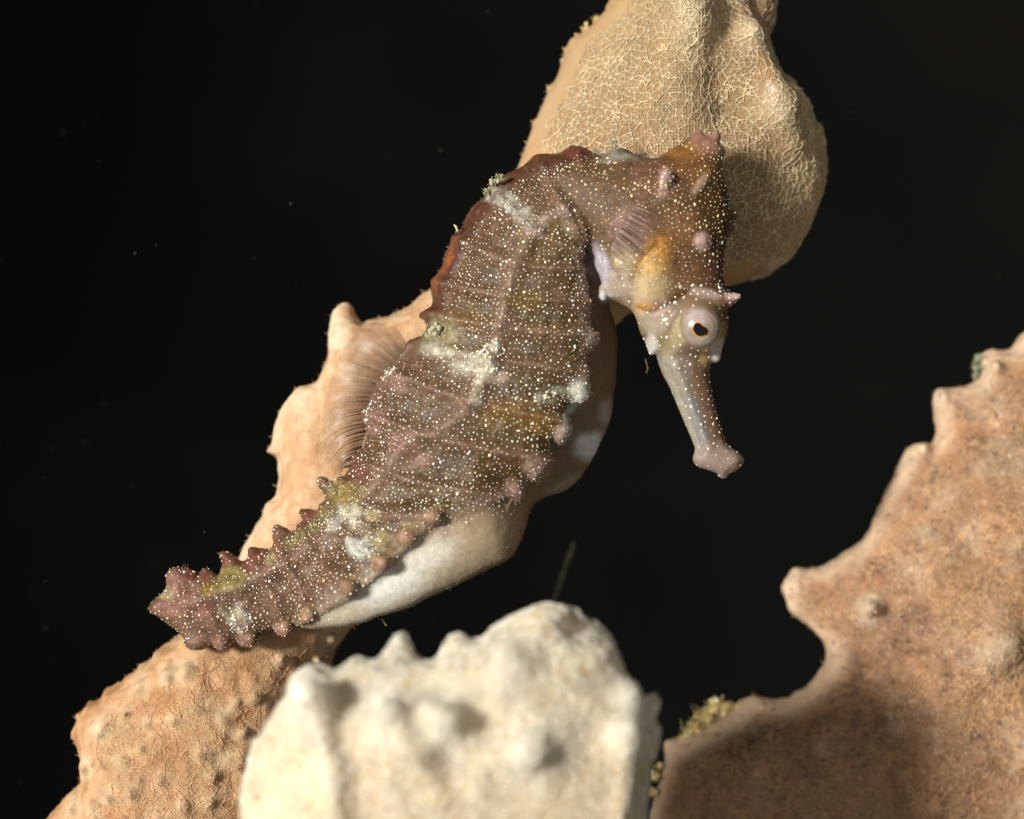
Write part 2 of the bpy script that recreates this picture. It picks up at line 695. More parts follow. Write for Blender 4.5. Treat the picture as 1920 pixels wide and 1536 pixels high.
M_SKIN = skin_mat('seahorse_skin')
M_DOT = plain_mat('pale_speckle', (240, 222, 178), 0.25, 0.5, 0.15, 20, attr=True)
M_FIN = membrane_mat('fin_membrane', (120, 85, 75), 1.0)
M_BULB = sponge_mat('sponge_tall', 8.5, lin((245, 225, 180)), (0.60, 0.50, 0.41), 0.55, 0.035, 0.0)
M_FRONT = sponge_mat('sponge_cream', 7.0, lin((252, 244, 228)), (0.62, 0.50, 0.41), 0.9, 0.05, 4.2, 0.5, 1.1)
M_RIGHT = sponge_mat('sponge_rust', 10.0, lin((246, 220, 190)), (0.42, 0.29, 0.23), 0.85, 0.09, 9.1)
M_FIBRE = plain_mat('sponge_fibre', (226, 200, 156), 0.55, 0.3, 0.2, 3, attr=True)
M_CRUMB = plain_mat('sediment', (150, 140, 100), 0.9, 0.1, 0.3, 14, attr=True)

# ------------------------------------------------------------------ open water behind everything
def build_water():
    m, nt, b = new_mat('dark_water')
    tc = N(nt, 'ShaderNodeTexCoord')
    n1 = N(nt, 'ShaderNodeTexNoise')
    n1.inputs['Scale'].default_value = 0.05
    n1.inputs['Detail'].default_value = 3
    nt.links.new(tc.outputs['Object'], n1.inputs['Vector'])
    c = mixc(nt, mapr(nt, n1.outputs['Fac'], 0.35, 0.7, 0, 1), (0.0034, 0.0035, 0.0033), (0.0056, 0.0055, 0.0050))
    nt.links.new(c, b.inputs['Base Color'])
    b.inputs['Roughness'].default_value = 1.0
    b.inputs['Specular IOR Level'].default_value = 0.0
    R = 120.0
    V, F = [], []
    na, nb = 48, 24
    for i in range(na + 1):
        th = math.radians(-80 + 160 * i / na)
        for j in range(nb + 1):
            ph = math.radians(-75 + 150 * j / nb)
            V.append((R * math.sin(th) * math.cos(ph), R * math.cos(th) * math.cos(ph) - 30, R * math.sin(ph)))
    for i in range(na):
        for j in range(nb):
            a = i * (nb + 1) + j
            F.append((a, a + 1, a + nb + 2, a + nb + 1))
    o = make_mesh('water', V, [np.array(F)], [m])
    set_props(o, 'almost black open water behind the seahorse and the sponges', 'water', kind='structure')


build_water()


# ------------------------------------------------------------------ sponges
def finish_sponge(name, g, mat, paint, disp, label, cat='sponge', origin=(0, 0, 0), group=None, net=None, size=1.0):
    V, Q = surface_nets(g)
    Nn = vnormals(V, Q)
    if float((Nn * (V - V.mean(0))).sum()) < 0:
        Q = Q[:, ::-1].copy()
        Nn = -Nn
    V = V + Nn * disp(V, Nn)[:, None]
    col, attrs = paint(V, Nn)
    mi = None
    mats = [mat]
    if net:
        FV, FQ, fc = net(V, Nn, col, attrs)
        mi = np.concatenate([np.zeros(len(Q)), np.ones(len(FQ))])
        Q = np.concatenate([Q, FQ + len(V)])
        V = np.concatenate([V, FV])
        col = np.concatenate([col, fc])
        attrs = {k: np.concatenate([a, np.zeros(len(FV))]) for k, a in attrs.items()}
        mats.append(M_FIBRE)
    V = V * np.array([size, 1, size])               # traced at the seahorse's distance, built at its own
    o = make_mesh(name, V, [Q], mats, col, attrs, origin=origin, midx=mi)
    set_props(o, label, cat, group)
    return o, V, Nn


TALL = [(1146, -160), (1144, 0), (1139, 15), (1115, 40), (1093, 58), (1086, 66), (1068, 69), (1060, 88), (1053, 113), (1035, 153),
        (1013, 197), (995, 237), (980, 284), (932, 390), (872, 480), (806, 535), (786, 549), (768, 571), (746, 586), (731, 593),
        (706, 598), (691, 600), (677, 607), (662, 592), (647, 571), (638, 582), (626, 604), (618, 626), (617, 662), (611, 684),
        (600, 708), (586, 720), (564, 724), (553, 742), (538, 764), (524, 797), (518, 819), (512, 836), (502, 843), (511, 850),
        (524, 856), (527, 877), (526, 903), (518, 934), (505, 942), (498, 957), (494, 972), (479, 989), (462, 1023), (446, 1053),
        (400, 1120), (340, 1190), (322, 1201), (303, 1217), (295, 1232), (274, 1239), (264, 1249), (243, 1261), (239, 1273), (222, 1283),
        (206, 1287), (199, 1303), (184, 1310), (171, 1312), (168, 1326), (154, 1331), (156, 1342), (147, 1361), (148, 1379), (160, 1401),
        (166, 1420), (164, 1442), (160, 1464), (140, 1484), (124, 1498), (94, 1536), (40, 1620), (10, 1690), (640, 1690), (640, 1400),
        (622, 1262), (648, 1190), (740, 1120), (880, 1020), (1000, 880), (1090, 740), (1140, 620), (1225, 560), (1310, 545), (1381, 536),
        (1414, 525), (1451, 507), (1487, 474), (1509, 438), (1523, 412), (1538, 365), (1543, 310), (1542, 255), (1536, 238), (1523, 222),
        (1520, 198), (1509, 184), (1492, 168), (1487, 150), (1472, 142), (1461, 124), (1450, 95), (1442, 66), (1449, 33), (1454, 0),
        (1460, -160)]


def build_tall():
    g = Grid(-30, -140, 1620, 1670, -0.7, 4.7, 0.055)
    s = Pillow(g, TALL, 0.62, lambda px, py: 2.45 - 0.70 * sstep(800, 300, px) - 0.15 * sstep(900, 1300, px), 1.0, 3)
    g.F = s.field()
    tips = []

    def spike(px, py, dx, dy, out, r0, r1, k=0.35, sink=0.15):
        y = s.front(px, py)
        cone(g, (px, py, y + sink), (px + dx, py + dy, y - out), r0, r1, k)
        tips.append((px + dx, py + dy, r0 * 100 + 14))
    # teats and knobs facing the lens
    spike(1296, 40, -2, 6, 0.12, 0.40, 0.25, 0.9, 0.3)
    spike(1440, 212, 2, 6, 0.10, 0.26, 0.04, 0.8, 0.2)
    spike(1392, 88, 6, -6, 0.10, 0.22, 0.05, 0.6, 0.2)
    spike(610, 1235, -6, -8, 0.35, 0.10, 0.055, 0.15)
    spike(626, 1195, 4, -6, 0.2, 0.08, 0.045, 0.12)
    spike(545, 1228, -4, -10, 0.2, 0.08, 0.04, 0.15)
    for (x, y, o, r) in ((290, 1285, .22, .11), (330, 1250, .14, .09), (230, 1345, .2, .10), (262, 1400, .16, .09), (205, 1360, .14, .08),
                         (350, 1330, .14, .09), (385, 1300, .16, .1), (300, 1380, .18, .1), (345, 1430, .2, .11), (400, 1390, .15, .09),
                         (285, 1452, .22, .11), (240, 1470, .16, .09), (190, 1420, .16, .08), (330, 1500, .2, .11), (420, 1460, .2, .1),
                         (380, 1520, .18, .1), (210, 1510, .18, .1), (440, 1330, .16, .09), (460, 1400, .16, .09), (500, 1290, .14, .08),
                         (385, 1245, .18, .1), (160, 1500, .14, .09), (270, 1320, .1, .07), (415, 1425, .12, .07), (310, 1335, .12, .06),
                         (480, 1345, .16, .08), (465, 1290, .12, .07), (365, 1475, .12, .08)):
        spike(x + random.uniform(-8, 8), y + random.uniform(-8, 8), random.uniform(-7, 7), random.uniform(-9, 3), o * random.uniform(0.05, 0.6), r * random.uniform(0.6, 1.2), r * 0.45, 0.22, 0.05)
    for (x, y, dx, dy) in ((1085, 64, -9, -7), (1060, 88, -6, -3), (1118, 36, -6, -6), (1520, 200, 8, -6), (1490, 152, 7, -7), (1538, 240, 6, -4),
                           (1144, 10, -6, -6), (1055, 110, -5, -3), (1000, 225, -5, -2), (1030, 160, -5, -3), (1515, 425, 4, 4)):
        cone(g, (x, y, 2.5), (x + dx, y + dy, 2.4), 0.07, 0.025, 0.06)

    def disp(V, Nn):
        px, py = to_px(V)
        P = np.stack([px, py], 1)
        fr = sstep(0.2, -0.3, Nn[:, 1])
        d = 0.16 * (fbm(V, 0.8, 1) - 0.5) + 0.05 * (fbm(V, 3.2, 2) - 0.5) + 0.016 * (fbm(V, 9, 3) - 0.5)
        low = sstep(1150, 1250, py)
        d += sstep(900, 780, px) * sstep(500, 600, py) * (0.10 * (fbm(V, 2.4, 8) - 0.5) + 0.06 * (fbm(V, 6, 7) - 0.5))
        d += low * 0.12 * (fbm(V, 2.6, 9) - 0.5)

        def ln(pts, w, a):
            dd = seg_dist(P, smooth_poly(pts, 4, False), False)[0]
            return a * np.exp(-(dd / w) ** 2)
        d += fr * ln([(1290, -160), (1292, 20), (1296, 110), (1270, 200)], 60, 0.16)
        d += fr * ln([(1360, -160), (1345, 20), (1332, 110), (1335, 170), (1350, 230)], 40, -0.24)
        d += fr * ln([(1395, 90), (1440, 200), (1470, 280)], 26, 0.20)
        d += fr * ln([(1410, 0), (1425, 60), (1460, 160)], 16, -0.16)
        d += fr * ln([(640, 600), (655, 680), (690, 780)], 30, 0.10)
        d += fr * ln([(560, 760), (590, 900), (560, 1000)], 40, 0.10)
        return d

    def paint(V, Nn):
        p = Paint(V, (190, 162, 124))
        px, py = p.px, p.py
        p.mix((fbm(V, 0.7, 4) - 0.35) * 0.9, (184, 148, 114))
        p.blob(1180, 120, 190, 160, (200, 170, 128), 0.7, soft=0.8)
        p.blob(1100, 300, 170, 90, (194, 150, 110), 0.7, soft=0.8)
        p.mix(sstep(1000, 1080, px) * sstep(600, 520, py) * 0.5, (172, 134, 96))
        p.blob(1420, 330, 140, 230, (168, 134, 90), 0.8, soft=0.7)  # shade on the bulb's right half, put into the colour
        p.blob(1410, 70, 60, 130, (166, 122, 84), 0.7, soft=0.6)
        p.blob(1510, 330, 50, 160, (196, 176, 130), 0.6, soft=0.8)
        m = sstep(900, 780, px) * sstep(500, 600, py) * sstep(1180, 1080, py)
        m0 = m
        p.mix(m * 0.85, (212, 168, 128))
        m = sstep(1160, 1230, py)
        p.mix(m * 0.9, (202, 162, 124))
        p.mix(m * sstep(0.45, 0.7, fbm(V, 1.6, 12)) * 0.8, (182, 126, 82))
        p.mix(m * sstep(0.5, 0.72, fbm(V, 2.2, 15)) * 0.7, (220, 172, 128))
        p.mix(m * sstep(0.55, 0.72, fbm(V, 4.5, 16)) * 0.6, (150, 104, 70))
        p.mix(sstep(510, 600, px) * m * 0.7, (130, 92, 66))  # shaded right side of the foot, painted darker
        for (x, y, r) in tips:
            a = 0.75 if r > 24 else 0.5
            p.blob(x, y, r, r, (236, 220, 190), a if y < 1100 else 0.35, soft=0.8, nz=0.25)
            if y > 1220:
                p.blob(x + 4, y + 6, r * 0.45, r * 0.45, (150, 116, 76), 0.7, soft=0.8)  # shadow-toned spot painted beside each low knob
        p.line([(1425, 180), (1440, 215), (1455, 248)], 9, (246, 226, 206), 0.95)
        p.line([(1434, 200), (1441, 216)], 5, (226, 150, 110), 0.9)
        p.line([(1285, -40), (1290, 40), (1285, 110)], 40, (234, 218, 184), 0.6)
        p.blob(632, 620, 26, 56, (230, 218, 196), 0.7, soft=0.8)
        p.blob(566, 745, 34, 30, (226, 208, 180), 0.6, soft=0.8)
        p.line([(640, 575), (616, 660), (596, 716), (545, 752), (520, 820), (526, 900), (490, 980), (455, 1045)], 16, (226, 204, 176), 0.55)
        p.mix(m0 * sstep(0.42, 0.62, fbm(V, 5.0, 18)) * 0.45, (232, 202, 170))
        p.mix(m0 * sstep(0.5, 0.7, fbm(V, 2.2, 19)) * 0.5, (190, 140, 100))
        p.mix(m0 * sstep(0.58, 0.7, fbm(V, 10, 20, 2)) * 0.4, (176, 128, 94))
        # faint left skin rim
        P = np.stack([px, py], 1)
        Q = smooth_poly(TALL, 3)
        d, _ = seg_dist(P, Q)
        fib = sstep(10, 95, d)
        fib *= 0.35 + 0.65 * sstep(620, 420, py) + 0.45 * sstep(1150, 1250, py)
        fib = np.clip(fib, 0.06, 1)
        # specks of grime
        k = fbm(V, 14, 22, 2)
        p.mix(sstep(0.78, 0.84, k) * sstep(1180, 1240, py) * 0.7, (98, 66, 48))
        return p.c, {'fib': fib}

    def net(V, Nn, col, attrs):
        px, py = to_px(V)
        low = py > 1150
        fib = attrs['fib']
        top = (py < 600) & (px > 940)
        mid = (px < 840) & (py > 540) & (py <= 1150)
        ok = (Nn[:, 1] < 0.12) & (py < 1545) & (py > -40)
        right = sstep(1380, 1470, px) * top
        vis = np.where(ok & (top | low))[0]
        rad = np.where(low, 0.062, 0.088)
        dens = np.clip(np.maximum(fib, right) * 1.3 - 0.15, 0, 1) * np.where(low, 0.7 * sstep(0.3, 0.6, fbm(V, 1.7, 97)), 1.0)
        tp = []
        for (x, y, reach) in ((1440, 212, .75), (1446, 240, .6), (1290, 60, .9), (1392, 88, .6), (1292, 100, .7), (400, 1245, .5), (312, 1500, .5)):
            j = np.argmin((px[vis] - x) ** 2 + (py[vis] - y) ** 2)
            tp.append((V[vis[j]] + Nn[vis[j]] * 0.05, reach))
        parts = []
        parts.append((*fibre_net(V, Nn, vis[py[vis] < 700], rad, dens, 0.0066, 0.020, tp[:5], 6), (232, 214, 180)))
        parts.append((*fibre_net(V, Nn, vis[py[vis] < 700], rad * 0.6, dens, 0.0048, 0.010, (), 5), (206, 178, 138)))
        parts.append((*fibre_net(V, Nn, vis[py[vis] > 700], rad, dens, 0.0046, 0.010, tp[5:], 6), (228, 182, 138)))
        rim = np.where((np.abs(Nn[:, 1]) < 0.35) & (py < 1545) & (py > -40))[0]
        parts.append((*stubs(V, Nn, rim, 900, 0.045, 0.0055), (214, 184, 146)))
        parts.append((*stubs(V, Nn, np.where(ok & (low | mid))[0], 1500, 0.03, 0.005), (222, 180, 140)))
        off, FVs, FQs, cs = 0, [], [], []
        for fv, fq, rgb in parts:
            FVs.append(fv)
            FQs.append(fq + off)
            off += len(fv)
            cs.append(lin(rgb) * (0.7 + 0.55 * fbm(fv, 2.5, 91))[:, None])
        FV, FQ, c = np.concatenate(FVs), np.concatenate(FQs), np.concatenate(cs)
        return FV, FQ, c
    o = finish_sponge('sponge', g, M_BULB, paint, disp,
                      'tall peach sponge with a bulging top that the seahorse clings to', origin=(-7.4, 2.2, -9.5), net=net, size=(D + 2.2) / D)
    return s


S_TALL = build_tall()

FRONT = [(455, 1560), (455, 1483), (468, 1417), (494, 1365), (516, 1330), (536, 1304), (545, 1269), (560, 1256), (582, 1247), (608, 1253),
         (630, 1262), (647, 1255), (658, 1243), (669, 1236), (687, 1242), (704, 1242), (722, 1229), (737, 1210), (750, 1194), (761, 1203),
         (770, 1225), (787, 1239), (809, 1240), (827, 1227), (840, 1207), (857, 1193), (875, 1199), (897, 1201), (923, 1181), (962, 1155),
         (1002, 1138), (1032, 1133), (1067, 1140), (1102, 1157), (1129, 1181), (1151, 1212), (1164, 1247), (1171, 1270), (1186, 1275), (1193, 1294),
         (1202, 1308), (1221, 1308), (1236, 1312), (1232, 1332), (1225, 1350), (1239, 1369), (1231, 1400), (1222, 1435), (1217, 1470), (1214, 1540),
         (1220, 1700), (470, 1700)]


def build_front():
    g = Grid(400, 1090, 1300, 1690, -7.2, -2.2, 0.045)
    s = Pillow(g, FRONT, 0.50, -4.7, 0.85, 4)
    g.F = s.field()
    tips = []

    def spike(px, py, dx, dy, out, r0, r1, k=0.4, sink=0.1, tip=1):
        y = s.front(px, py)
        cone(g, (px, py, y + sink), (px + dx, py + dy, y - out), r0, r1, k)
        if tip:
            tips.append((px + dx, py + dy, r0 * 120 + 16))
    spike(596, 1330, -10, -54, 0.30, 0.42, 0.18, 0.5)
    spike(742, 1345, -8, -36, 0.22, 0.36, 0.12, 0.8)
    spike(840, 1350, 8, -22, 0.20, 0.32, 0.14, 0.8)
    spike(1165, 1380, 6, -40, 0.25, 0.26, 0.12, 0.4)
    spike(1000, 1385, -4, -6, 0.16, 0.32, 0.10, 0.9)
    spike(1170, 1300, 6, -12, 0.1, 0.18, 0.07, 0.5)
    spike(960, 1240, 0, -10, 0.04, 0.3, 0.12, 0.8)
    cone(g, (750, 1220, -4.7), (750, 1199, -4.75), 0.16, 0.07, 0.3)
    cone(g, (857, 1215, -4.7), (856, 1199, -4.8), 0.16, 0.08, 0.3)
    cone(g, (1225, 1318, -4.5), (1236, 1309, -4.4), 0.05, 0.02, 0.1)

    def disp(V, Nn):
        px, py = to_px(V)
        P = np.stack([px, py], 1)
        fr = sstep(0.2, -0.4, Nn[:, 1])
        d = 0.12 * (fbm(V, 0.9, 31) - 0.5) + 0.05 * (fbm(V, 3.0, 32) - 0.5) + 0.015 * (fbm(V, 9, 33) - 0.5)

        def hole(x, y, rx, ry, a):
            return a * np.exp(-((px - x) / rx) ** 2 - ((py - y) / ry) ** 2)

        def ln(pts, w, a):
            dd = seg_dist(P, smooth_poly(pts, 4, False), False)[0]
            return a * np.exp(-(dd / w) ** 2)
        d += fr * (hole(838, 1405, 36, 44, -0.24) + hole(1050, 1400, 52, 40, -0.20) + hole(700, 1295, 64, 24, -0.15) + hole(670, 1480, 40, 80, -0.2))
        d += fr * (hole(1075, 1175, 46, 24, -0.14) + hole(905, 1330, 40, 30, -0.15) + hole(1195, 1440, 22, 80, -0.2))
        d += fr * ln([(590, 1280), (622, 1370), (640, 1450), (650, 1560)], 26, 0.26)
        d += fr * ln([(735, 1310), (790, 1390), (830, 1450)], 24, 0.12)
        d += fr * ln([(735, 1308), (800, 1305), (850, 1325)], 18, 0.14)
        d += fr * ln([(640, 1262), (760, 1262), (850, 1250)], 20, 0.08)
        d += fr * ln([(1172, 1345), (1168, 1420), (1150, 1520)], 20, 0.16)
        d += fr * ln([(1000, 1380), (930, 1390), (900, 1450)], 30, 0.10)
        return d

    def paint(V, Nn):
        p = Paint(V, (248, 232, 196))
        px, py = p.px, p.py
        p.mix(sstep(0.4, 0.7, fbm(V, 0.9, 35)) * 0.5, (216, 186, 142))
        p.mix(sstep(0.5, 0.75, fbm(V, 2.4, 36)) * 0.5, (240, 228, 208))
        p.blob(540, 1440, 70, 150, (238, 216, 182), 0.7, soft=0.8)
        p.mix(sstep(640, 760, px) * sstep(1360, 1470, py) * (0.3 + 0.6 * fbm(V, 1.2, 37)) * 0.75, (210, 180, 136))
        p.mix(sstep(0.60, 0.72, fbm(V, 8, 38, 2)) * 0.35, (176, 140, 104))
        p.mix(sstep(0.66, 0.76, fbm(V, 3.3, 39)) * 0.5, (206, 172, 112))
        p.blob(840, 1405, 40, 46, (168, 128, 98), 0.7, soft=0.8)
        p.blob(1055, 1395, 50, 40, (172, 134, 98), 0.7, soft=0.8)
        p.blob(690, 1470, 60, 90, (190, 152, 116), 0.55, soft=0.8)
        p.blob(1205, 1440, 30, 120, (190, 170, 142), 0.6, soft=0.8)
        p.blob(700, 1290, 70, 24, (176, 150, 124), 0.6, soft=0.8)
        oscule = (px, py)
        a = np.sin(px * 0.55 + 0.2 * (py - 1170)) * 0.5 + 0.5
        w = np.exp(-((px - 1075) / 46) ** 2 - ((py - 1172) / 24) ** 2)
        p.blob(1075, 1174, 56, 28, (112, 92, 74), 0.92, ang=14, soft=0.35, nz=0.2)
        p.mix(w * a * 0.6, (178, 160, 136))
        for (x, y, r) in tips:
            p.blob(x, y, r, r * 1.2, (248, 244, 232), 0.85, soft=0.9, nz=0.2)
        p.blob(750, 1206, 26, 34, (236, 236, 230), 0.8, soft=0.8)
        p.blob(857, 1212, 36, 30, (240, 230, 210), 0.8, soft=0.8)
        p.blob(1096, 1249, 17, 16, (206, 160, 92), 0.8, soft=0.6)
        p.blob(492, 1480, 11, 9, (160, 120, 40), 0.9, soft=0.5)
        p.blob(766, 1270, 14, 20, (222, 196, 120), 0.7, soft=0.7)
        p.blob(848, 1462, 26, 13, (222, 190, 120), 0.7, soft=0.7)
        p.blob(1150, 1325, 12, 9, (180, 130, 60), 0.7, soft=0.6)
        p.blob(880, 1515, 30, 14, (200, 160, 110), 0.6, soft=0.7)
        p.line([(600, 1290), (628, 1370), (642, 1470)], 26, (246, 238, 220), 0.7)
        fib = 0.35 + 0.65 * sstep(600, 720, px)
        return p.c, {'fib': fib}
    def net(V, Nn, col, attrs):
        px, py = to_px(V)
        vis = np.where((Nn[:, 1] < 0.0) & (py < 1560))[0]
        dens = attrs['fib'] * (0.35 + 0.65 * sstep(0.35, 0.6, fbm(V, 1.6, 95))) * (1 - np.exp(-((px - 1075) / 50) ** 4 - ((py - 1172) / 30) ** 4))
        FV, FQ = fibre_net(V, Nn, vis, np.full(len(V), 0.085), dens, 0.0095, 0.025, (), 5)
        c = np.tile(lin((252, 246, 232)), (len(FV), 1)) * (0.8 + 0.3 * fbm(FV, 2.0, 96))[:, None]
        return FV, FQ, c
    finish_sponge('sponge', g, M_FRONT, paint, disp,
                  'cream knobbly sponge closest to the lens at the bottom middle, out of focus', origin=(-1.2, -4.7, -8.0), net=net, size=(D - 4.75) / D)


build_front()

RIGHT = [(1980, 590), (1920, 627), (1901, 650), (1881, 653), (1862, 651), (1846, 659), (1829, 669), (1831, 682), (1837, 694), (1827, 709),
         (1799, 721), (1776, 727), (1757, 733), (1756, 776), (1758, 818), (1750, 831), (1737, 834), (1717, 830), (1702, 842), (1694, 866),
         (1678, 893), (1663, 912), (1647, 952), (1631, 983), (1608, 1018), (1577, 1041), (1545, 1061), (1518, 1069), (1495, 1066), (1481, 1076),
         (1464, 1108), (1469, 1128), (1484, 1155), (1516, 1181), (1543, 1201), (1555, 1227), (1551, 1250), (1537, 1263), (1510, 1289), (1483, 1309),
         (1448, 1318), (1417, 1312), (1394, 1324), (1367, 1347), (1328, 1371), (1293, 1386), (1274, 1394), (1247, 1393), (1247, 1421), (1239, 1440),
         (1223, 1483), (1215, 1540), (1205, 1700), (2130, 1700), (2130, 560)]


def build_right():
    g = Grid(1170, 560, 2120, 1690, 0.0, 6.6, 0.055)
    s = Pillow(g, RIGHT, 0.34, lambda px, py: 3.6 + 0 * px, 0.9, 4)
    g.F = s.field()
    tips = []

    def spike(px, py, dx, dy, out, r0, r1, k=0.35, sink=0.1):
        y = s.front(px, py)
        cone(g, (px, py, y + sink), (px + dx, py + dy, y - out), r0, r1, k)
        tips.append((px + dx, py + dy, r1 * 150 + 10))
    spike(1622, 1140, -4, -8, 0.30, 0.20, 0.13, 0.25)
    cone(g, (1520, 1120, 3.5), (1487, 1103, 3.3), 0.34, 0.16, 0.3)
    spike(1840, 1200, 0, 0, 0.04, 0.4, 0.1, 0.9, 0.3)
    spike(1880, 1015, 0, 0, 0.06, 0.25, 0.05, 0.7, 0.2)
    spike(1830, 880, 0, 0, 0.06, 0.25, 0.05, 0.7, 0.2)
    spike(1860, 700, -4, -14, 0.2, 0.16, 0.08, 0.3)
    spike(1770, 750, -6, -6, 0.15, 0.12, 0.05, 0.3)
    spike(1728, 846, -4, -6, 0.15, 0.10, 0.06, 0.3)
    spike(1530, 1380, 0, 8, 0.05, 0.2, 0.05, 0.6, 0.15)
    spike(1655, 1345, 0, 0, 0.05, 0.25, 0.05, 0.7, 0.2)
    spike(1410, 1425, 0, 20, 0.05, 0.18, 0.06, 0.6, 0.15)
    spike(1900, 1380, 0, 0, 0.06, 0.3, 0.08, 0.8, 0.2)
    cone(g, (1262, 1402, 3.6), (1247, 1393, 3.5), 0.07, 0.03, 0.1)

    def disp(V, Nn):
        px, py = to_px(V)
        P = np.stack([px, py], 1)
        fr = sstep(0.2, -0.4, Nn[:, 1])
        d = 0.30 * (fbm(V, 0.6, 41) - 0.5) + 0.14 * (fbm(V, 2.2, 42) - 0.5) + 0.05 * (fbm(V, 7, 43) - 0.5)

        def ln(pts, w, a):
            dd = seg_dist(P, smooth_poly(pts, 4, False), False)[0]
            return a * np.exp(-(dd / w) ** 2)
        d += fr * ln([(1690, 1160), (1660, 1145)], 40, -0.18)
        d += fr * ln([(1755, 850), (1690, 930), (1630, 1040)], 14, -0.10)
        d += fr * ln([(1570, 1240), (1530, 1330), (1500, 1420)], 26, 0.10)
        d += fr * ln([(1840, 1200), (1760, 1290), (1790, 1400)], 50, 0.18)
        return d

    def paint(V, Nn):
        p = Paint(V, (202, 152, 112))
        px, py = p.px, p.py
        p.mix(sstep(0.4, 0.68, fbm(V, 0.9, 45)) * 0.8, (182, 116, 76))
        p.mix(sstep(0.48, 0.7, fbm(V, 1.7, 46)) * 0.8, (214, 162, 126))
        p.mix(sstep(0.50, 0.70, fbm(V, 2.6, 47)) * 0.75, (122, 78, 58))
        p.mix(sstep(0.52, 0.72, fbm(V, 4.3, 147)) * 0.6, (198, 144, 98))
        p.mix(sstep(0.55, 0.75, fbm(V, 6.0, 48)) * 0.5, (224, 188, 154))
        p.blob(1870, 1250, 130, 200, (190, 144, 98), 0.5, soft=0.8)
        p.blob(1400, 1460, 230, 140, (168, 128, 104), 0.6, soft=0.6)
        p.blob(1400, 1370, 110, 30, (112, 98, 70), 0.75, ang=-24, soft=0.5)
        for (x, y, r) in ((1840, 1200, 60), (1900, 1380, 50), (1800, 1000, 34), (1880, 860, 44), (1700, 1060, 40), (1760, 930, 26), (1890, 1040, 30), (1720, 1000, 22), (1850, 760, 36), (1905, 1490, 40)):
            p.blob(x, y, r, r, (234, 208, 180), 0.75, soft=1.0, nz=1.0, ns=2.0)
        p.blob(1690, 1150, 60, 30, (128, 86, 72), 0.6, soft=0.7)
        P = np.stack([px, py], 1)
        d, _ = seg_dist(P, smooth_poly(RIGHT, 4))
        n = fbm(V, 1.4, 49)
        p.mix((1 - sstep(8, 44, d + (n - 0.5) * 30)) * 0.75, (208, 182, 156))
        for (x, y, r) in tips:
            p.blob(x, y, r, r, (236, 214, 184), 0.5, soft=1.0, nz=0.5)
        p.blob(1488, 1104, 26, 36, (226, 196, 168), 0.8, soft=0.8)
        p.blob(1620, 1136, 26, 28, (248, 238, 216), 0.95, soft=0.6)
        p.blob(1410, 1470, 16, 50, (216, 196, 170), 0.6, soft=0.8)
        k = fbm(V, 13, 50, 2)
        p.mix(sstep(0.70, 0.80, k) * 0.75, (74, 50, 40))
        p.mix(sstep(0.78, 0.86, fbm(V, 15, 53, 2)) * 0.7, (250, 230, 200))
        fib = sstep(6, 60, d) * 0.95 + 0.05
        return p.c, {'fib': fib}

    def net(V, Nn, col, attrs):
        px, py = to_px(V)
        vis = np.where((Nn[:, 1] < 0.05) & (px < 1940) & (py < 1545))[0]
        dens = np.clip(attrs['fib'] * 1.1 - 0.1, 0, 1) * sstep(0.25, 0.6, fbm(V, 1.1, 93)) * 0.8
        tp = []
        for (x, y, reach) in ((1622, 1136, .4), (1410, 1440, .5)):
            j = np.argmin((px[vis] - x) ** 2 + (py[vis] - y) ** 2)
            tp.append((V[vis[j]] + Nn[vis[j]] * 0.04, reach))
        FV, FQ = fibre_net(V, Nn, vis, np.full(len(V), 0.066), dens, 0.0052, 0.014, tp, 5)
        SV, SQ = stubs(V, Nn, vis, 2600, 0.035, 0.005)
        FQ = np.concatenate([FQ, SQ + len(FV)])
        FV = np.concatenate([FV, SV])
        c = np.tile(lin((232, 188, 142)), (len(FV), 1)) * (0.6 + 0.7 * fbm(FV, 1.5, 92))[:, None]
        return FV, FQ, c
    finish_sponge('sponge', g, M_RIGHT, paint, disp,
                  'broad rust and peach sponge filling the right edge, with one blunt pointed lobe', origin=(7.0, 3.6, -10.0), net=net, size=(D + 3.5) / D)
    return s


S_RIGHT = build_right()


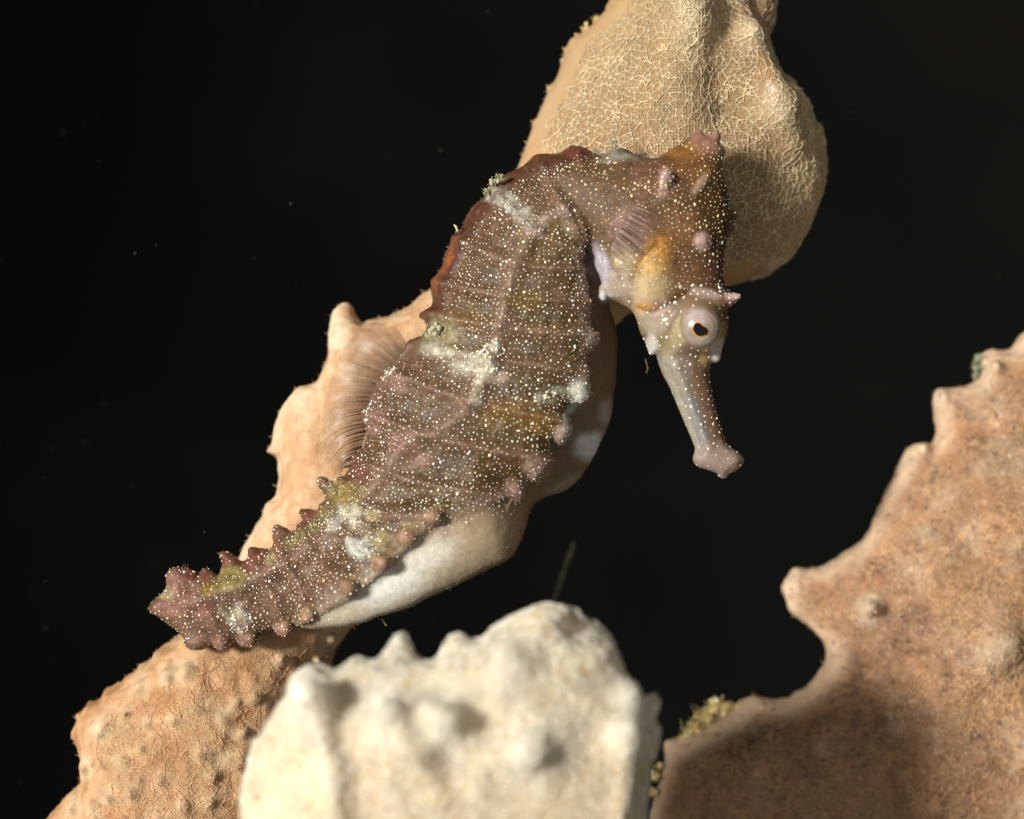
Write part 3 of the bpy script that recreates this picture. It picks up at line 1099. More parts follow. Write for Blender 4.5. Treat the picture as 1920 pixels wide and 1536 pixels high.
# ------------------------------------------------------------------ seahorse
TRUNK = [(1279, 269), (1262, 290), (1241, 298), (1210, 293), (1189, 289), (1168, 276), (1152, 280), (1129, 290), (1114, 285), (1098, 276), (1085, 275),
         (1072, 273), (1059, 279), (1046, 285), (1017, 285), (999, 293), (981, 309), (960, 318), (940, 329), (926, 337), (917, 352), (903, 372),
         (886, 386), (875, 403), (863, 426), (852, 443), (844, 458), (834, 472), (829, 495), (817, 512), (809, 541), (809, 564), (803, 577),
         (789, 583), (784, 594), (795, 602), (797, 615), (792, 628), (780, 633), (764, 641), (759, 652), (745, 672), (730, 690), (712, 711),
         (697, 733), (687, 760), (683, 785), (686, 815), (680, 838), (664, 858), (655, 874), (646, 892), (632, 899), (620, 903), (608, 896), (597, 893), (590, 902), (594, 912), (604, 925),
         (608, 939), (601, 951), (588, 958), (573, 955), (559, 956), (557, 965), (565, 975), (563, 986), (554, 994), (542, 996), (530, 989), (516, 984), (508, 991),
         (508, 1003), (514, 1015), (508, 1028), (496, 1032), (482, 1029), (468, 1027), (462, 1033), (463, 1045), (451, 1054), (438, 1047), (422, 1036), (410, 1038), (408, 1046), (415, 1060), (413, 1075), (402, 1081), (393, 1072),
         (382, 1066), (373, 1073), (370, 1086), (363, 1079), (353, 1069), (340, 1068), (327, 1064), (316, 1071), (307, 1085), (310, 1101), (300, 1114), (287, 1124), (274, 1140), (275, 1151),
         (293, 1161), (313, 1173), (331, 1187), (341, 1201), (345, 1213), (359, 1218), (379, 1217), (392, 1209), (400, 1211), (411, 1219), (425, 1217), (433, 1204), (444, 1203),
         (453, 1212), (468, 1211), (480, 1196), (499, 1184), (510, 1180), (517, 1190), (530, 1189), (541, 1172), (560, 1160), (590, 1146), (625, 1124), (665, 1106),
         (700, 1076), (735, 1050), (775, 1005), (822, 965), (880, 945), (930, 930), (953, 925), (963, 934), (974, 929), (978, 908), (991, 897), (1006, 896), (1021, 876), (1028, 850), (1032, 828),
         (1043, 830), (1053, 832), (1062, 812), (1059, 793), (1059, 776), (1072, 752), (1083, 752), (1094, 750), (1101, 728), (1098, 695), (1096, 672), (1103, 656),
         (1113, 640), (1108, 625), (1101, 604), (1100, 575), (1098, 541), (1087, 512), (1084, 489), (1091, 466), (1120, 462), (1180, 470), (1250, 430), (1290, 330)]

BELLY = [(1030, 400), (1000, 470), (985, 580), (930, 760), (820, 900), (720, 990), (640, 1050), (590, 1100), (556, 1150), (565, 1166), (592, 1174), (622, 1172), (680, 1164), (715, 1150),
         (747, 1142), (780, 1130), (810, 1113), (860, 1091), (905, 1068), (930, 1057), (960, 1040), (980, 1007), (991, 968), (1003, 945), (1029, 932), (1057, 924), (1084, 903),
         (1103, 878), (1117, 855), (1130, 828), (1146, 790), (1152, 757), (1157, 713), (1160, 675), (1161, 634), (1155, 600), (1144, 570), (1145, 520), (1140, 450), (1110, 390)]

HEAD = [(1279, 269), (1292, 258), (1300, 253), (1308, 246), (1317, 258), (1325, 262), (1333, 255), (1341, 247), (1347, 263), (1346, 275), (1357, 285), (1351, 306), (1352, 329),
        (1361, 366), (1366, 397), (1378, 400), (1376, 416), (1366, 427), (1373, 434), (1362, 445), (1354, 480), (1352, 519), (1357, 543), (1372, 554), (1381, 561), (1375, 571),
        (1360, 580), (1357, 594), (1348, 645), (1346, 671), (1340, 683), (1329, 683), (1326, 705), (1332, 741), (1343, 787), (1357, 830), (1373, 843), (1386, 855), (1387, 869),
        (1362, 885), (1357, 894), (1347, 896), (1338, 886), (1325, 880), (1301, 867), (1297, 855), (1298, 839), (1275, 784), (1253, 730), (1237, 700), (1227, 668), (1219, 667),
        (1212, 660), (1209, 645), (1197, 626), (1193, 609), (1185, 589), (1168, 576), (1146, 567), (1133, 567), (1120, 561), (1122, 552), (1127, 541), (1123, 525), (1115, 503), (1104, 471), (1090, 440), (1058, 400), (1040, 350),
        (1055, 312), (1110, 302), (1170, 300), (1230, 300)]

RIDGE_V = [(1084, 480), (1098, 541), (1102, 610), (1100, 690), (1085, 745), (1060, 800), (1025, 870), (965, 928), (880, 950), (775, 1005), (700, 1076), (625, 1130), (541, 1180), (400, 1215)]
RIDGE_D = [(1250, 300), (1098, 280), (999, 297), (920, 355), (850, 450), (812, 545), (795, 620), (735, 690), (690, 760), (650, 890), (605, 940), (500, 1020), (400, 1075), (310, 1090)]
LATERAL = [(1125, 385), (1060, 400), (1000, 442), (965, 520), (945, 600), (925, 672), (897, 742), (840, 800), (770, 835), (700, 920), (640, 985), (560, 1045), (470, 1090), (360, 1130)]
RINGS = [[(1150, 300), (1140, 350), (1150, 420)], [(1085, 290), (1085, 350), (1095, 455)], [(1010, 300), (1040, 370), (1090, 460)], [(925, 360), (1000, 442), (1088, 480)],
         [(858, 450), (960, 500), (1086, 512)], [(820, 530), (950, 562), (1096, 570)], [(808, 590), (940, 618), (1103, 632)], [(800, 650), (925, 676), (1098, 700)],
         [(735, 700), (880, 752), (1062, 790)], [(690, 775), (840, 826), (1030, 860)], [(668, 860), (780, 900), (965, 930)], [(640, 905), (720, 960), (822, 960)],
         [(600, 945), (660, 1000), (725, 1045)], [(560, 985), (610, 1050), (662, 1090)], [(512, 1010), (560, 1085), (590, 1140)], [(468, 1040), (510, 1110), (535, 1180)],
         [(415, 1070), (455, 1130), (465, 1205)], [(365, 1085), (395, 1150), (415, 1212)], [(320, 1080), (345, 1140), (360, 1210)]]

T_RED, T_MAUVE, T_OLIVE = (92, 60, 46), (120, 92, 76), (80, 60, 32)


def yc_trunk(px, py):
    P = np.stack([px, py], 1)
    dv = seg_dist(P, smooth_poly(RIDGE_V, 3, False), False)[0]
    dd = seg_dist(P, smooth_poly(RIDGE_D, 3, False), False)[0]
    t = dd / (dd + dv + 1e-6)
    amp = sstep(480, 760, px) * (1 - 0.6 * sstep(1080, 1180, px))
    return (0.30 - 0.85 * t) * amp + 0.30 * (1 - amp)


def yc_belly(px, py):
    return -0.58 + (1.18 - 0.45 * sstep(640, 480, py)) * sstep(900, 1080, px + (950 - py) * 0.35)


def build_seahorse():
    g = Grid(255, 225, 1405, 1250, -1.9, 1.75, 0.032)
    t = Pillow(g, TRUNK, 0.40, yc_trunk, 0.9, 3)
    b = Pillow(g, BELLY, 0.50, yc_belly, 1.0, 3)
    h = Pillow(g, HEAD, 0.46, lambda px, py: -0.45 - 0.12 * sstep(560, 860, py), 0.95, 3)
    gx_, gz_ = g.x[:, None] * 100 + 960, 768 - g.z[None, :] * 100
    kk = 0.20 + 0.50 * sstep(1010, 930, gx_ + 0 * gz_) * sstep(900, 970, gz_ + 0 * gx_) * sstep(540, 640, gx_ + 0 * gz_)
    g.F = smin(smin(t.field(), b.field(), kk[:, None, :].astype(np.float32)), h.field(), 0.26)

    def bump(S, px, py, dx, dy, out, r0, r1, k=0.12, sink=0.05):
        y = S.front(px, py)
        cone(g, (px, py, y + sink), (px + dx, py + dy, y - out), r0, r1, k)
    # blunt tubercles along the ridges and on the pouch edge
    tub = [(822, 957, -6, 4, .16, .17, .11), (775, 996, -6, 2, .16, .18, .12), (730, 1040, -6, 7, .2, .19, .13), (668, 1085, -4, 7, .18, .17, .12),
           (588, 1140, -6, 8, .1, .15, .10), (545, 1168, -6, 6, .12, .16, .10), (1084, 735, 4, 6, .14, .20, .12)]
    for (x, y, dx, dy, o, r0, r1) in tub:
        i = int((W(x, y)[0] - g.o[0]) / g.h)
        k = int((W(x, y)[1] - g.o[2]) / g.h)
        yy = float(g.y[np.argmax(g.F[i, :, k] < 0)])
        cone(g, (x, y, yy + 0.06), (x + dx, y + dy, yy - o * 0.55), r0 * 1.05, r1, 0.18)
    # head: finger-like cheek spine, brow, gill cover, eye socket, nose bump, lips
    y = h.front(1238, 372)
    chain(g, [(1236, 382, y + .04), (1235, 360, y - .02), (1240, 341, y - .05), (1250, 348, y - .01)], [.07, .06, .07, .06], 0.12)
    cone(g, (1318, 338, h.front(1318, 338) + .05), (1295, 372, h.front(1295, 372) + .02), .05, .05, .12)
    bump(h, 1308, 462, 0, 0, .03, .13, .07, .2)
    y = h.front(1220, 500)
    cone(g, (1222, 480, y + .33), (1214, 545, y + .36), .42, .36, .25)
    y = h.front(1300, 612)
    cone(g, (1302, 615, y + .38), (1302, 616, y + .16), .58, .53, .12)
    cone(g, (1250, 592, y + .1), (1275, 570, y + .05), .08, .08, .1)
    cone(g, (1305, 562, y + .05), (1340, 566, y + .1), .10, .12, .1)
    cone(g, (1340, 566, y + .1), (1374, 561, y + .05), .13, .06, .1)
    cone(g, (1330, 660, y + .35), (1336, 672, y + .3), .12, .08, .1)
    cone(g, (1215, 640, -.55), (1219, 661, -.6), .09, .055, .08)
    cone(g, (1128, 545, -.62), (1128, 562, -.68), .08, .06, .08)
    cone(g, (1312, 858, -.62), (1365, 866, -.64), .14, .12, .15)
    # tail going on round behind the sponge
    chain(g, [(352, 1142, .45), (334, 1146, .8), (334, 1152, 1.25), (350, 1160, 1.6)], [.30, .30, .28, .26], 0.15)

    V, Q = surface_nets(g)
    Nn = vnormals(V, Q)
    if float((Nn * (V - V.mean(0))).sum()) < 0:
        Q = Q[:, ::-1].copy()
        Nn = -Nn
    px, py = to_px(V)
    P = np.stack([px, py], 1)
    front = sstep(0.1, -0.4, Nn[:, 1])

    def dl(pts):
        return seg_dist(P, smooth_poly(pts, 4, False), False)[0].astype(float)
    d_ring = np.min([dl(r) for r in RINGS], 0)
    d_lat = dl(LATERAL)
    d_v = dl(RIDGE_V)
    d_d = dl(RIDGE_D)
    dH = seg_dist(P, smooth_poly(HEAD, 3))
    head = np.where(dH[1] & (V[:, 1] < 0.1), sstep(0, 22, dH[0]), 0.0)
    head = np.maximum(head, (py > 470) * (px > 1165) * 1.0 * (V[:, 1] < 0.15) * (px + 0.35 * py > 1370))
    dT = seg_dist(P, smooth_poly(TRUNK, 3))
    trunk = np.where(dT[1], 1.0, sstep(14, 2, dT[0])) * (1 - head)
    belly = np.clip(1 - trunk - head, 0, 1)
    # pouch: below the belly ridge of the lower trunk
    n1 = fbm(V, 1.3, 61)
    n2 = fbm(V, 3.4, 62)
    n3 = fbm(V, 8.0, 63)
    ring_f = sstep(480, 560, px) * 0.6 + 0.4
    disp = front * trunk * (0.095 * np.exp(-(d_ring / 11) ** 2) * ring_f + 0.13 * np.exp(-(d_lat / 15) ** 2) + 0.04 * np.exp(-(d_v / 14) ** 2))
    disp -= front * trunk * 0.05 * np.exp(-(np.abs(d_d - 34) / 9) ** 2) * sstep(760, 840, px)
    disp += (0.06 * (n2 - 0.5) + 0.03 * (n3 - 0.5)) * (0.35 + 0.65 * trunk)
    disp += trunk * 0.015 * (fbm(V, 16, 64, 2) - 0.5)
    for (x, y, o, r) in ((1000, 442, .05, 22), (946, 598, .05, 20), (925, 674, .06, 18), (897, 742, .06, 20), (742, 716, .06, 22), (705, 778, .06, 20),
                         (758, 832, .09, 26), (640, 985, .05, 16), (575, 1035, .06, 16), (520, 1065, .06, 14), (460, 1098, .06, 14), (400, 1100, .06, 13),
                         (1085, 292, .05, 16), (1168, 305, .10, 26), (940, 355, .06, 16), (345, 1090, .04, 12), (420, 1195, .06, 12),
                         (470, 1195, .08, 12), (370, 1200, .09, 16), (1052, 806, .10, 14), (1003, 876, .10, 16), (966, 912, .09, 14), (1106, 640, .07, 12)):
        disp += o * np.exp(-((px - x) ** 2 + (py - y) ** 2) / r ** 2) * front
    # gill-cover creases and the snout groove
    disp -= head * front * (0.05 * np.exp(-(dl([(1182, 590), (1180, 545), (1195, 500), (1225, 468)]) / 6) ** 2) +
                            0.04 * np.exp(-(dl([(1190, 585), (1215, 592), (1250, 575), (1290, 548)]) / 5) ** 2) +
                            0.045 * np.exp(-(dl([(1245, 690), (1275, 760), (1308, 845)]) / 5) ** 2))
    disp += head * front * 0.05 * np.exp(-(dl([(1262, 690), (1290, 760), (1322, 840)]) / 8) ** 2)
    V2 = V + Nn * disp[:, None]

    p = Paint(V2, (96, 72, 50))
    gry = (168, 158, 150)
    p.mix(trunk * sstep(0.30, 0.52, n1), T_OLIVE)
    p.mix(trunk * np.exp(-(d_ring / 13) ** 2) * (0.35 + 0.75 * n2), T_MAUVE)
    p.mix(trunk * np.exp(-(d_lat / 22) ** 2) * (0.3 + 0.6 * n2), (148, 122, 110))
    p.mix(trunk * sstep(100, 30, d_d) * sstep(1000, 700, py) * 0.45, (118, 86, 76))
    p.mix(trunk * sstep(33, 20, d_d + 14 * (n2 - 0.5)) * sstep(770, 830, px), T_RED)
    p.mix(trunk * sstep(720, 600, px) * (0.3 + 0.5 * n1), (124, 92, 80))
    p.mix(trunk * sstep(46, 16, d_d) * sstep(640, 560, px) * sstep(0.3, 0.6, n2) * 0.8, (122, 70, 58))
    p.mix(trunk * sstep(24, 6, d_v) * sstep(880, 950, px) * 0.8, (160, 130, 122))
    # belly and pouch
    p.mix(belly, (122, 100, 78))
    pouch = belly * sstep(1010, 930, px - (py - 950) * 0.25) * sstep(905, 960, py)
    pouchT = np.clip(pouch + 0.0, 0, 1)
    p.mix(pouchT, (180, 164, 140))
    p.mix(pouchT * sstep(800, 960, px) * 0.8, (146, 122, 96))  # pouch shading towards the right, put into the colour
    p.mix(pouchT * sstep(950, 1000, px + 0.2 * (py - 980)), (120, 82, 52))  # right rim in shade, painted brown
    p.mix(pouchT * sstep(0.45, 0.65, n2) * 0.2, (164, 142, 116))
    p.mix(pouchT * sstep(62, 2, d_v + 44 * (n2 - 0.5)) * 0.85, (138, 112, 92))
    p.blob(725, 1100, 80, 40, (226, 222, 216), 0.9, ang=-32, soft=0.8)
    p.blob(800, 1040, 70, 32, (214, 208, 198), 0.75, ang=-30, soft=0.8)
    p.blob(640, 1150, 70, 22, (196, 182, 158), 0.8, ang=-12, soft=0.8)
    p.blob(1108, 835, 34, 26, (206, 214, 216), 0.9 * 1, ang=-30, soft=0.6)  # this and the next: spots of leaked light painted on the belly
    p.blob(1142, 778, 20, 30, (176, 166, 172), 0.7, soft=0.6)
    p.blob(1060, 915, 50, 18, (170, 158, 138), 0.6, ang=-25, soft=0.7)
    p.mix(trunk * sstep(46, 8, d_v + 30 * (n2 - 0.5)) * sstep(930, 970, py) * sstep(990, 940, px) * sstep(590, 660, px) * 0.6, (156, 136, 116))
    # patches of pale film and silt on the trunk
    wht, silt = (206, 200, 186), (146, 138, 108)
    p.blob(830, 628, 44, 42, silt, 0.9, soft=0.6, nz=0.7)
    p.blob(812, 652, 22, 14, (168, 156, 150), 0.8)
    p.line([(806, 655), (845, 664), (885, 668), (925, 684)], 13, wht, 0.95, nz=0.9, brk=0.75)
    p.line([(930, 650), (922, 690), (900, 712), (893, 752)], 10, wht, 0.9, nz=0.9, brk=0.75)
    p.blob(880, 690, 28, 20, wht, 0.7, nz=0.9)
    p.blob(930, 705, 26, 16, (190, 170, 160), 0.7, nz=0.8)
    p.line([(925, 362), (952, 378), (985, 415)], 20, (188, 186, 178), 0.9, nz=0.9, brk=0.6)
    p.line([(1000, 442), (1050, 410), (1100, 390)], 12, (186, 160, 154), 0.7, nz=0.8)
    p.blob(925, 345, 24, 14, (150, 138, 110), 0.8, ang=-40)
    p.blob(1172, 318, 46, 32, (166, 166, 158), 0.95, ang=28, soft=0.5, nz=0.5)
    p.blob(1205, 348, 22, 12, (190, 188, 180), 0.7, ang=20)
    p.blob(1090, 288, 34, 14, (118, 66, 58), 0.7)
    p.blob(1030, 286, 50, 9, (122, 78, 42), 0.7, ang=-10)
    p.blob(843, 487, 8, 16, (170, 96, 40), 0.7, ang=15)
    p.line([(800, 560), (825, 512), (850, 455)], 12, (148, 92, 66), 0.6)
    p.blob(1083, 735, 24, 26, (172, 176, 170), 0.9, soft=0.5)
    p.line([(1080, 750), (1060, 782)], 8, (198, 206, 208), 0.8)
    p.blob(1035, 742, 28, 14, (160, 160, 146), 0.7, nz=0.9, brk=0.8)
    p.blob(1052, 806, 20, 20, (176, 170, 170), 0.8, soft=0.5)
    p.blob(1054, 822, 12, 14, (176, 146, 140), 0.7, soft=0.6)
    p.blob(1003, 876, 26, 24, (166, 140, 132), 0.75, soft=0.5)
    p.blob(966, 915, 18, 22, (160, 124, 118), 0.8, soft=0.5)
    p.blob(1106, 640, 12, 20, (160, 138, 136), 0.8, soft=0.5)
    p.blob(935, 775, 45, 26, (120, 88, 40), 0.7, ang=-20)
    p.blob(1010, 792, 40, 22, (142, 100, 44), 0.7, ang=10)
    p.blob(985, 790, 50, 30, (112, 88, 48), 0.4, nz=0.8)
    p.blob(980, 570, 36, 22, (116, 88, 34), 0.7)
    p.blob(880, 600, 40, 20, (118, 86, 46), 0.6)
    p.blob(1010, 480, 34, 26, (108, 84, 44), 0.6)
    p.blob(1050, 440, 30, 34, (116, 94, 56), 0.6)
    p.blob(905, 330, 16, 10, (150, 136, 110), 0.7)
    for (x, y, rx, ry) in ((744, 716, 26, 16), (705, 780, 22, 18), (758, 830, 30, 22), (700, 806, 18, 12), (790, 860, 22, 18)):
        p.blob(x, y, rx, ry, (150, 114, 106), 0.7, soft=0.7)
    p.line([(760, 655), (722, 705), (700, 740), (690, 780)], 13, (148, 122, 114), 0.6, nz=0.9, brk=0.6)
    p.blob(672, 880, 24, 26, (112, 64, 62), 0.7)
    # tail end
    p.line([(650, 945), (668, 975), (700, 1010), (722, 1030)], 20, (206, 200, 182), 0.9, nz=1.0, brk=0.7)
    p.line([(630, 985), (645, 960)], 14, (196, 190, 178), 0.8, nz=0.9)
    p.blob(676, 1020, 34, 16, (196, 200, 200), 0.8, ang=35, nz=0.9)
    p.blob(640, 925, 36, 22, (140, 122, 74), 0.95, nz=0.8)
    p.line([(625, 948), (590, 985), (545, 1020)], 12, (126, 112, 78), 0.85, nz=0.9)
    p.blob(720, 1010, 16, 34, (150, 134, 92), 0.8, ang=10, nz=0.7)
    p.blob(700, 960, 18, 14, (176, 164, 128), 0.7, nz=0.9)
    p.blob(434, 1085, 32, 20, (140, 124, 78), 0.95, nz=0.7)
    p.blob(395, 1105, 22, 9, (134, 104, 40), 0.9, nz=0.6)
    p.blob(508, 1048, 12, 12, (156, 142, 96), 0.8)
    p.line([(414, 1142), (438, 1168), (450, 1184)], 6, (190, 180, 158), 0.7, brk=0.6)
    p.blob(448, 1160, 26, 18, (196, 186, 172), 0.75, nz=0.9, brk=0.7)
    p.blob(450, 1132, 24, 9, (206, 198, 190), 0.6, ang=-14, nz=0.9, brk=0.7)
    p.blob(310, 1110, 22, 16, (160, 140, 112), 0.8, nz=0.6)
    p.blob(300, 1142, 20, 16, (132, 84, 76), 0.7)
    p.blob(350, 1140, 46, 20, (146, 98, 86), 0.7)
    p.blob(320, 1088, 22, 20, (146, 108, 100), 0.7)
    for (x, y) in ((370, 1204), (415, 1210), (462, 1206), (524, 1182)):
        p.blob(x, y, 24, 16, (160, 124, 112), 0.8, soft=0.6)
    for (x, y, dx, dy, o, r0, r1) in tub[:6]:
        p.blob(x + dx, y + dy, r1 * 135, r1 * 135, (168, 130, 110), 0.85, soft=0.5, nz=0.2)
        p.blob(x + dx + 10, y + dy - 16, r1 * 100, r1 * 80, (160, 134, 92), 0.7, soft=0.6)
    # head colours
    p.mix(head, (90, 64, 40))
    hp = head * sstep(0.4, 0.65, n2)
    p.mix(hp * 0.6, (96, 68, 40))
    p.blob(1330, 420, 50, 80, (66, 44, 16), 0.9 * 1, soft=0.7)
    p.blob(1290, 320, 46, 30, (112, 72, 34), 0.7, soft=0.7)
    p.blob(1272, 288, 40, 22, (150, 100, 44), 0.5)
    p.blob(1322, 270, 38, 34, (158, 116, 98), 0.9, soft=0.6)
    p.blob(1205, 340, 30, 50, (120, 82, 66), 0.6, soft=0.8)
    p.blob(1262, 440, 40, 50, (124, 86, 58), 0.7, soft=0.8)
    p.blob(1340, 510, 36, 50, (92, 62, 44), 0.8, soft=0.7)
    p.blob(1280, 520, 40, 40, (110, 76, 50), 0.8, soft=0.8)
    p.blob(1226, 478, 26, 36, (180, 120, 40), 0.8, ang=20, soft=1.0)
    p.blob(1212, 514, 32, 30, (214, 172, 104), 0.75, soft=1.0)
    p.blob(1212, 545, 38, 34, (186, 160, 120), 0.85, soft=0.6)
    p.blob(1190, 575, 28, 30, (190, 166, 138), 0.8, soft=0.7)
    p.blob(1212, 582, 30, 9, (214, 150, 66), 0.7, ang=8)
    p.blob(1150, 540, 34, 32, (164, 146, 130), 0.9, soft=0.6)
    p.blob(1122, 500, 18, 46, (176, 168, 178), 0.95, ang=-16, soft=0.5)
    p.blob(1160, 490, 22, 26, (186, 168, 134), 0.8, soft=0.6)
    p.blob(1130, 560, 12, 10, (184, 180, 184), 0.9)
    p.blob(1172, 430, 40, 34, (130, 96, 84), 0.8, ang=-50)
    p.blob(1240, 352, 13, 28, (182, 146, 142), 0.9, soft=0.5)
    p.blob(1308, 462, 14, 16, (176, 146, 140), 0.85)
    p.blob(1305, 355, 9, 26, (170, 140, 120), 0.7, ang=35)
    p.blob(1314, 556, 34, 12, (172, 150, 140), 0.85, ang=12)
    p.blob(1365, 562, 22, 13, (184, 150, 146), 0.9, ang=12)
    p.blob(1350, 578, 20, 9, (146, 86, 76), 0.7, ang=-20)
    # eye socket and snout
    p.blob(1302, 612, 56, 54, (132, 110, 88), 0.95, soft=0.35, nz=0.15)
    p.blob(1265, 628, 16, 34, (172, 158, 126), 0.8, ang=16, soft=0.6)
    p.blob(1325, 590, 24, 22, (112, 84, 60), 0.75, soft=0.7)
    p.blob(1222, 612, 28, 26, (160, 146, 128), 0.9, soft=0.6)
    p.blob(1236, 590, 22, 22, (160, 134, 124), 0.6)
    sn = head * sstep(640, 690, py)
    p.mix(sn, (122, 108, 98))
    dsn = dl([(1228, 668), (1262, 745), (1302, 850)])
    p.mix(sn * sstep(34, 14, dsn), (146, 138, 124))
    dsr = dl([(1312, 670), (1320, 740), (1346, 830)])
    p.mix(sn * sstep(44, 12, dsr) * 0.85, (100, 72, 50))
    p.mix(sn * np.exp(-((px - 1303 - (py - 790) * 0.32) / 11) ** 2) * sstep(700, 790, py) * 0.7, (134, 132, 132))
    p.blob(1335, 862, 56, 34, (146, 126, 116), 0.9, soft=0.5, nz=0.2)
    p.line([(1350, 888), (1366, 872), (1386, 864)], 4, (96, 72, 62), 0.7, nz=0.2)
    p.blob(1245, 650, 18, 26, (160, 148, 108), 0.45)
    p.blob(1338, 662, 16, 24, (190, 186, 186), 0.9)
    p.blob(1314, 668, 10, 18, (186, 156, 110), 0.8)
    p.blob(1216, 650, 12, 22, (192, 186, 178), 0.85)
    p.line([(1233, 690), (1262, 760), (1296, 850)], 3, (150, 100, 62), 0.8, nz=0.2)
    p.mix(sstep(0.62, 0.8, fbm(V2, 11, 66, 2)) * 0.35 * trunk, (86, 62, 46))
    p.mix(sstep(0.60, 0.8, fbm(V2, 9, 67, 2)) * 0.35 * trunk, (146, 116, 94))

    p.c *= 1 - trunk[:, None] * np.array([0.14, 0.17, 0.24])
    root = bpy.data.objects.new('seahorse', None)
    COL.link(root)
    root.location = (-4.5, 0.4, -4.2)
    set_props(root, 'brown and mauve seahorse covered in pale dots, bent over with its snout hanging down', 'seahorse')

    # ---- the pale dots: low domes seated in the skin, dart-thrown over the bony plates and the head
    P2 = np.stack([px, py], 1)
    dens = trunk * sstep(18, 34, d_d + 18 * (px < 760)) + head * sstep(300, 330, py + 40 * (px > 1290))
    dens = np.clip(dens, 0, 1)
    dens = np.maximum(dens, belly * sstep(36, 4, d_v) * sstep(930, 960, py) * 0.6)

    def zone(x, y, rx, ry, f):
        return 1 - (1 - f) * np.exp(-(((px - x) / rx) ** 2 + ((py - y) / ry) ** 2) ** 2)
    for z in ((1302, 615, 54, 54, 0.0), (1190, 455, 60, 40, 0.12), (1145, 535, 40, 45, 0.1), (1340, 865, 60, 34, 0.06), (1170, 320, 40, 28, 0.2), (830, 625, 40, 40, 0.15),
              (640, 925, 34, 26, 0.1), (434, 1085, 30, 20, 0.1), (1200, 600, 34, 34, 0.25), (1205, 560, 30, 30, 0.4), (1322, 265, 34, 20, 0.15), (865, 662, 40, 10, 0.3),
              (725, 1040, 40, 40, 0.25), (665, 1090, 24, 24, 0.3), (300, 1140, 30, 40, 0.2), (380, 1212, 60, 14, 0.2), (1340, 675, 24, 30, 0.0)):
        dens *= zone(*z)
    dens *= 1 - sstep(26, 10, dl([(1228, 668), (1262, 745), (1302, 850)])) * 0.9
    rows = np.where(trunk > 0.5, 0.25 + 0.75 * (0.5 + 0.5 * np.cos(2 * math.pi * (d_ring + 5 * (n1 - 0.5)) / 12.0)) ** 1.5, 1.0)
    dens = dens * (0.5 + 0.5 * sstep(0.3, 0.55, fbm(V2, 2.2, 71)))
    ok = np.where((Nn[:, 1] < -0.18) & (dens > 0.05))[0]
    hd_ = head > 0.5
    rmin = np.where(hd_, np.where(py < 560, 0.078, 0.11), 0.066) * RNG.uniform(0.7, 1.35, len(V2)) / (0.55 + 0.45 * dens)
    dots = scatter(V2, ok, np.clip(rmin, 0.05, 0.2), dens * rows)
    # sparkling crowds of larger grains
    for (x, y, rx, ry, n, big) in ((715, 700, 34, 14, 26, 1.5), (900, 690, 36, 24, 46, 1.4), (925, 660, 22, 18, 24, 1.5), (690, 775, 12, 26, 18, 1.6), (1085, 735, 26, 24, 20, 1.2),
                                   (450, 1165, 30, 24, 30, 1.4), (690, 1000, 50, 34, 40, 1.3), (640, 975, 30, 24, 20, 1.3), (870, 668, 60, 14, 40, 1.2), (1000, 740, 60, 14, 26, 1.2),
                                   (1240, 590, 22, 30, 9, 1.6), (960, 395, 30, 40, 26, 1.1), (1130, 325, 20, 30, 22, 1.3), (1195, 360, 60, 10, 24, 1.4), (1010, 810, 40, 30, 26, 1.1)):
        c = ok[(((px[ok] - x) / rx) ** 2 + ((py[ok] - y) / ry) ** 2 < 1) & (np.hypot(px[ok] - 1302, py[ok] - 615) > 54)]
        if len(c):
            dots += [(int(i), big) for i in RNG.choice(c, min(n, len(c)), False)]
    # unit dome
    U, UF = [], []
    rings, seg = 3, 7
    for a in range(rings):
        th = math.radians(96) * (1 - a / rings)
        for s_ in range(seg):
            ph = 2 * math.pi * s_ / seg
            U.append((math.sin(th) * math.cos(ph), math.sin(th) * math.sin(ph), math.cos(th)))
    U.append((0, 0, 1))
    for a in range(rings - 1):
        for s_ in range(seg):
            q0, q1 = a * seg + s_, a * seg + (s_ + 1) % seg
            UF.append((q0, q1, q1 + seg, q0 + seg))
    UT = [((rings - 1) * seg + s_, (rings - 1) * seg + (s_ + 1) % seg, rings * seg) for s_ in range(seg)]
    U, UF, UT = np.array(U), np.array(UF), np.array(UT)
    nd = len(dots)
    DV = np.zeros((nd, len(U), 3))
    Dq = np.zeros((nd, len(UF), 4), int)
    Dt = np.zeros((nd, len(UT), 3), int)
    Dc = np.zeros((nd, len(U), 3))
    base = len(V2)
    for k, i in enumerate(dots):
        big = 1.0
        if isinstance(i, tuple):
            i, big = i
        n = Nn[i]
        t1 = np.cross(n, (0.2, 0.3, 0.93))
        t1 /= np.linalg.norm(t1) + 1e-9
        t2 = np.cross(n, t1)
        hd = head[i] > 0.5
        r = float(np.clip(0.0120 * math.exp(RNG.normal(0, 0.36)), 0.007, 0.032)) * big * (0.8 + 0.5 * n1[i])
        if hd and 640 > py[i] > 540:
            r *= 1.35
        if hd and py[i] > 650:
            r *= 1.15
        an = RNG.uniform(0, 6.28)
        e = RNG.uniform(0.75, 1.35)
        w1 = (t1 * math.cos(an) + t2 * math.sin(an)) * r * e
        w2 = (-t1 * math.sin(an) + t2 * math.cos(an)) * r / e
        DV[k] = V2[i] + n * 0.002 + U[:, :1] * w1 + U[:, 1:2] * w2 + U[:, 2:] * n * r * 0.55
        Dq[k] = UF + base + k * len(U)
        Dt[k] = UT + base + k * len(U)
        warm = RNG.random() ** 1.6
        cc = lin((252, 250, 242)) * (1 - warm) + lin((246, 226, 178)) * warm
        if hd and py[i] < 470:
            cc = cc * 0.5 + lin((240, 200, 110)) * 0.5
        dim = 1 - 0.6 * RNG.random() ** 2
        Dc[k] = cc * dim
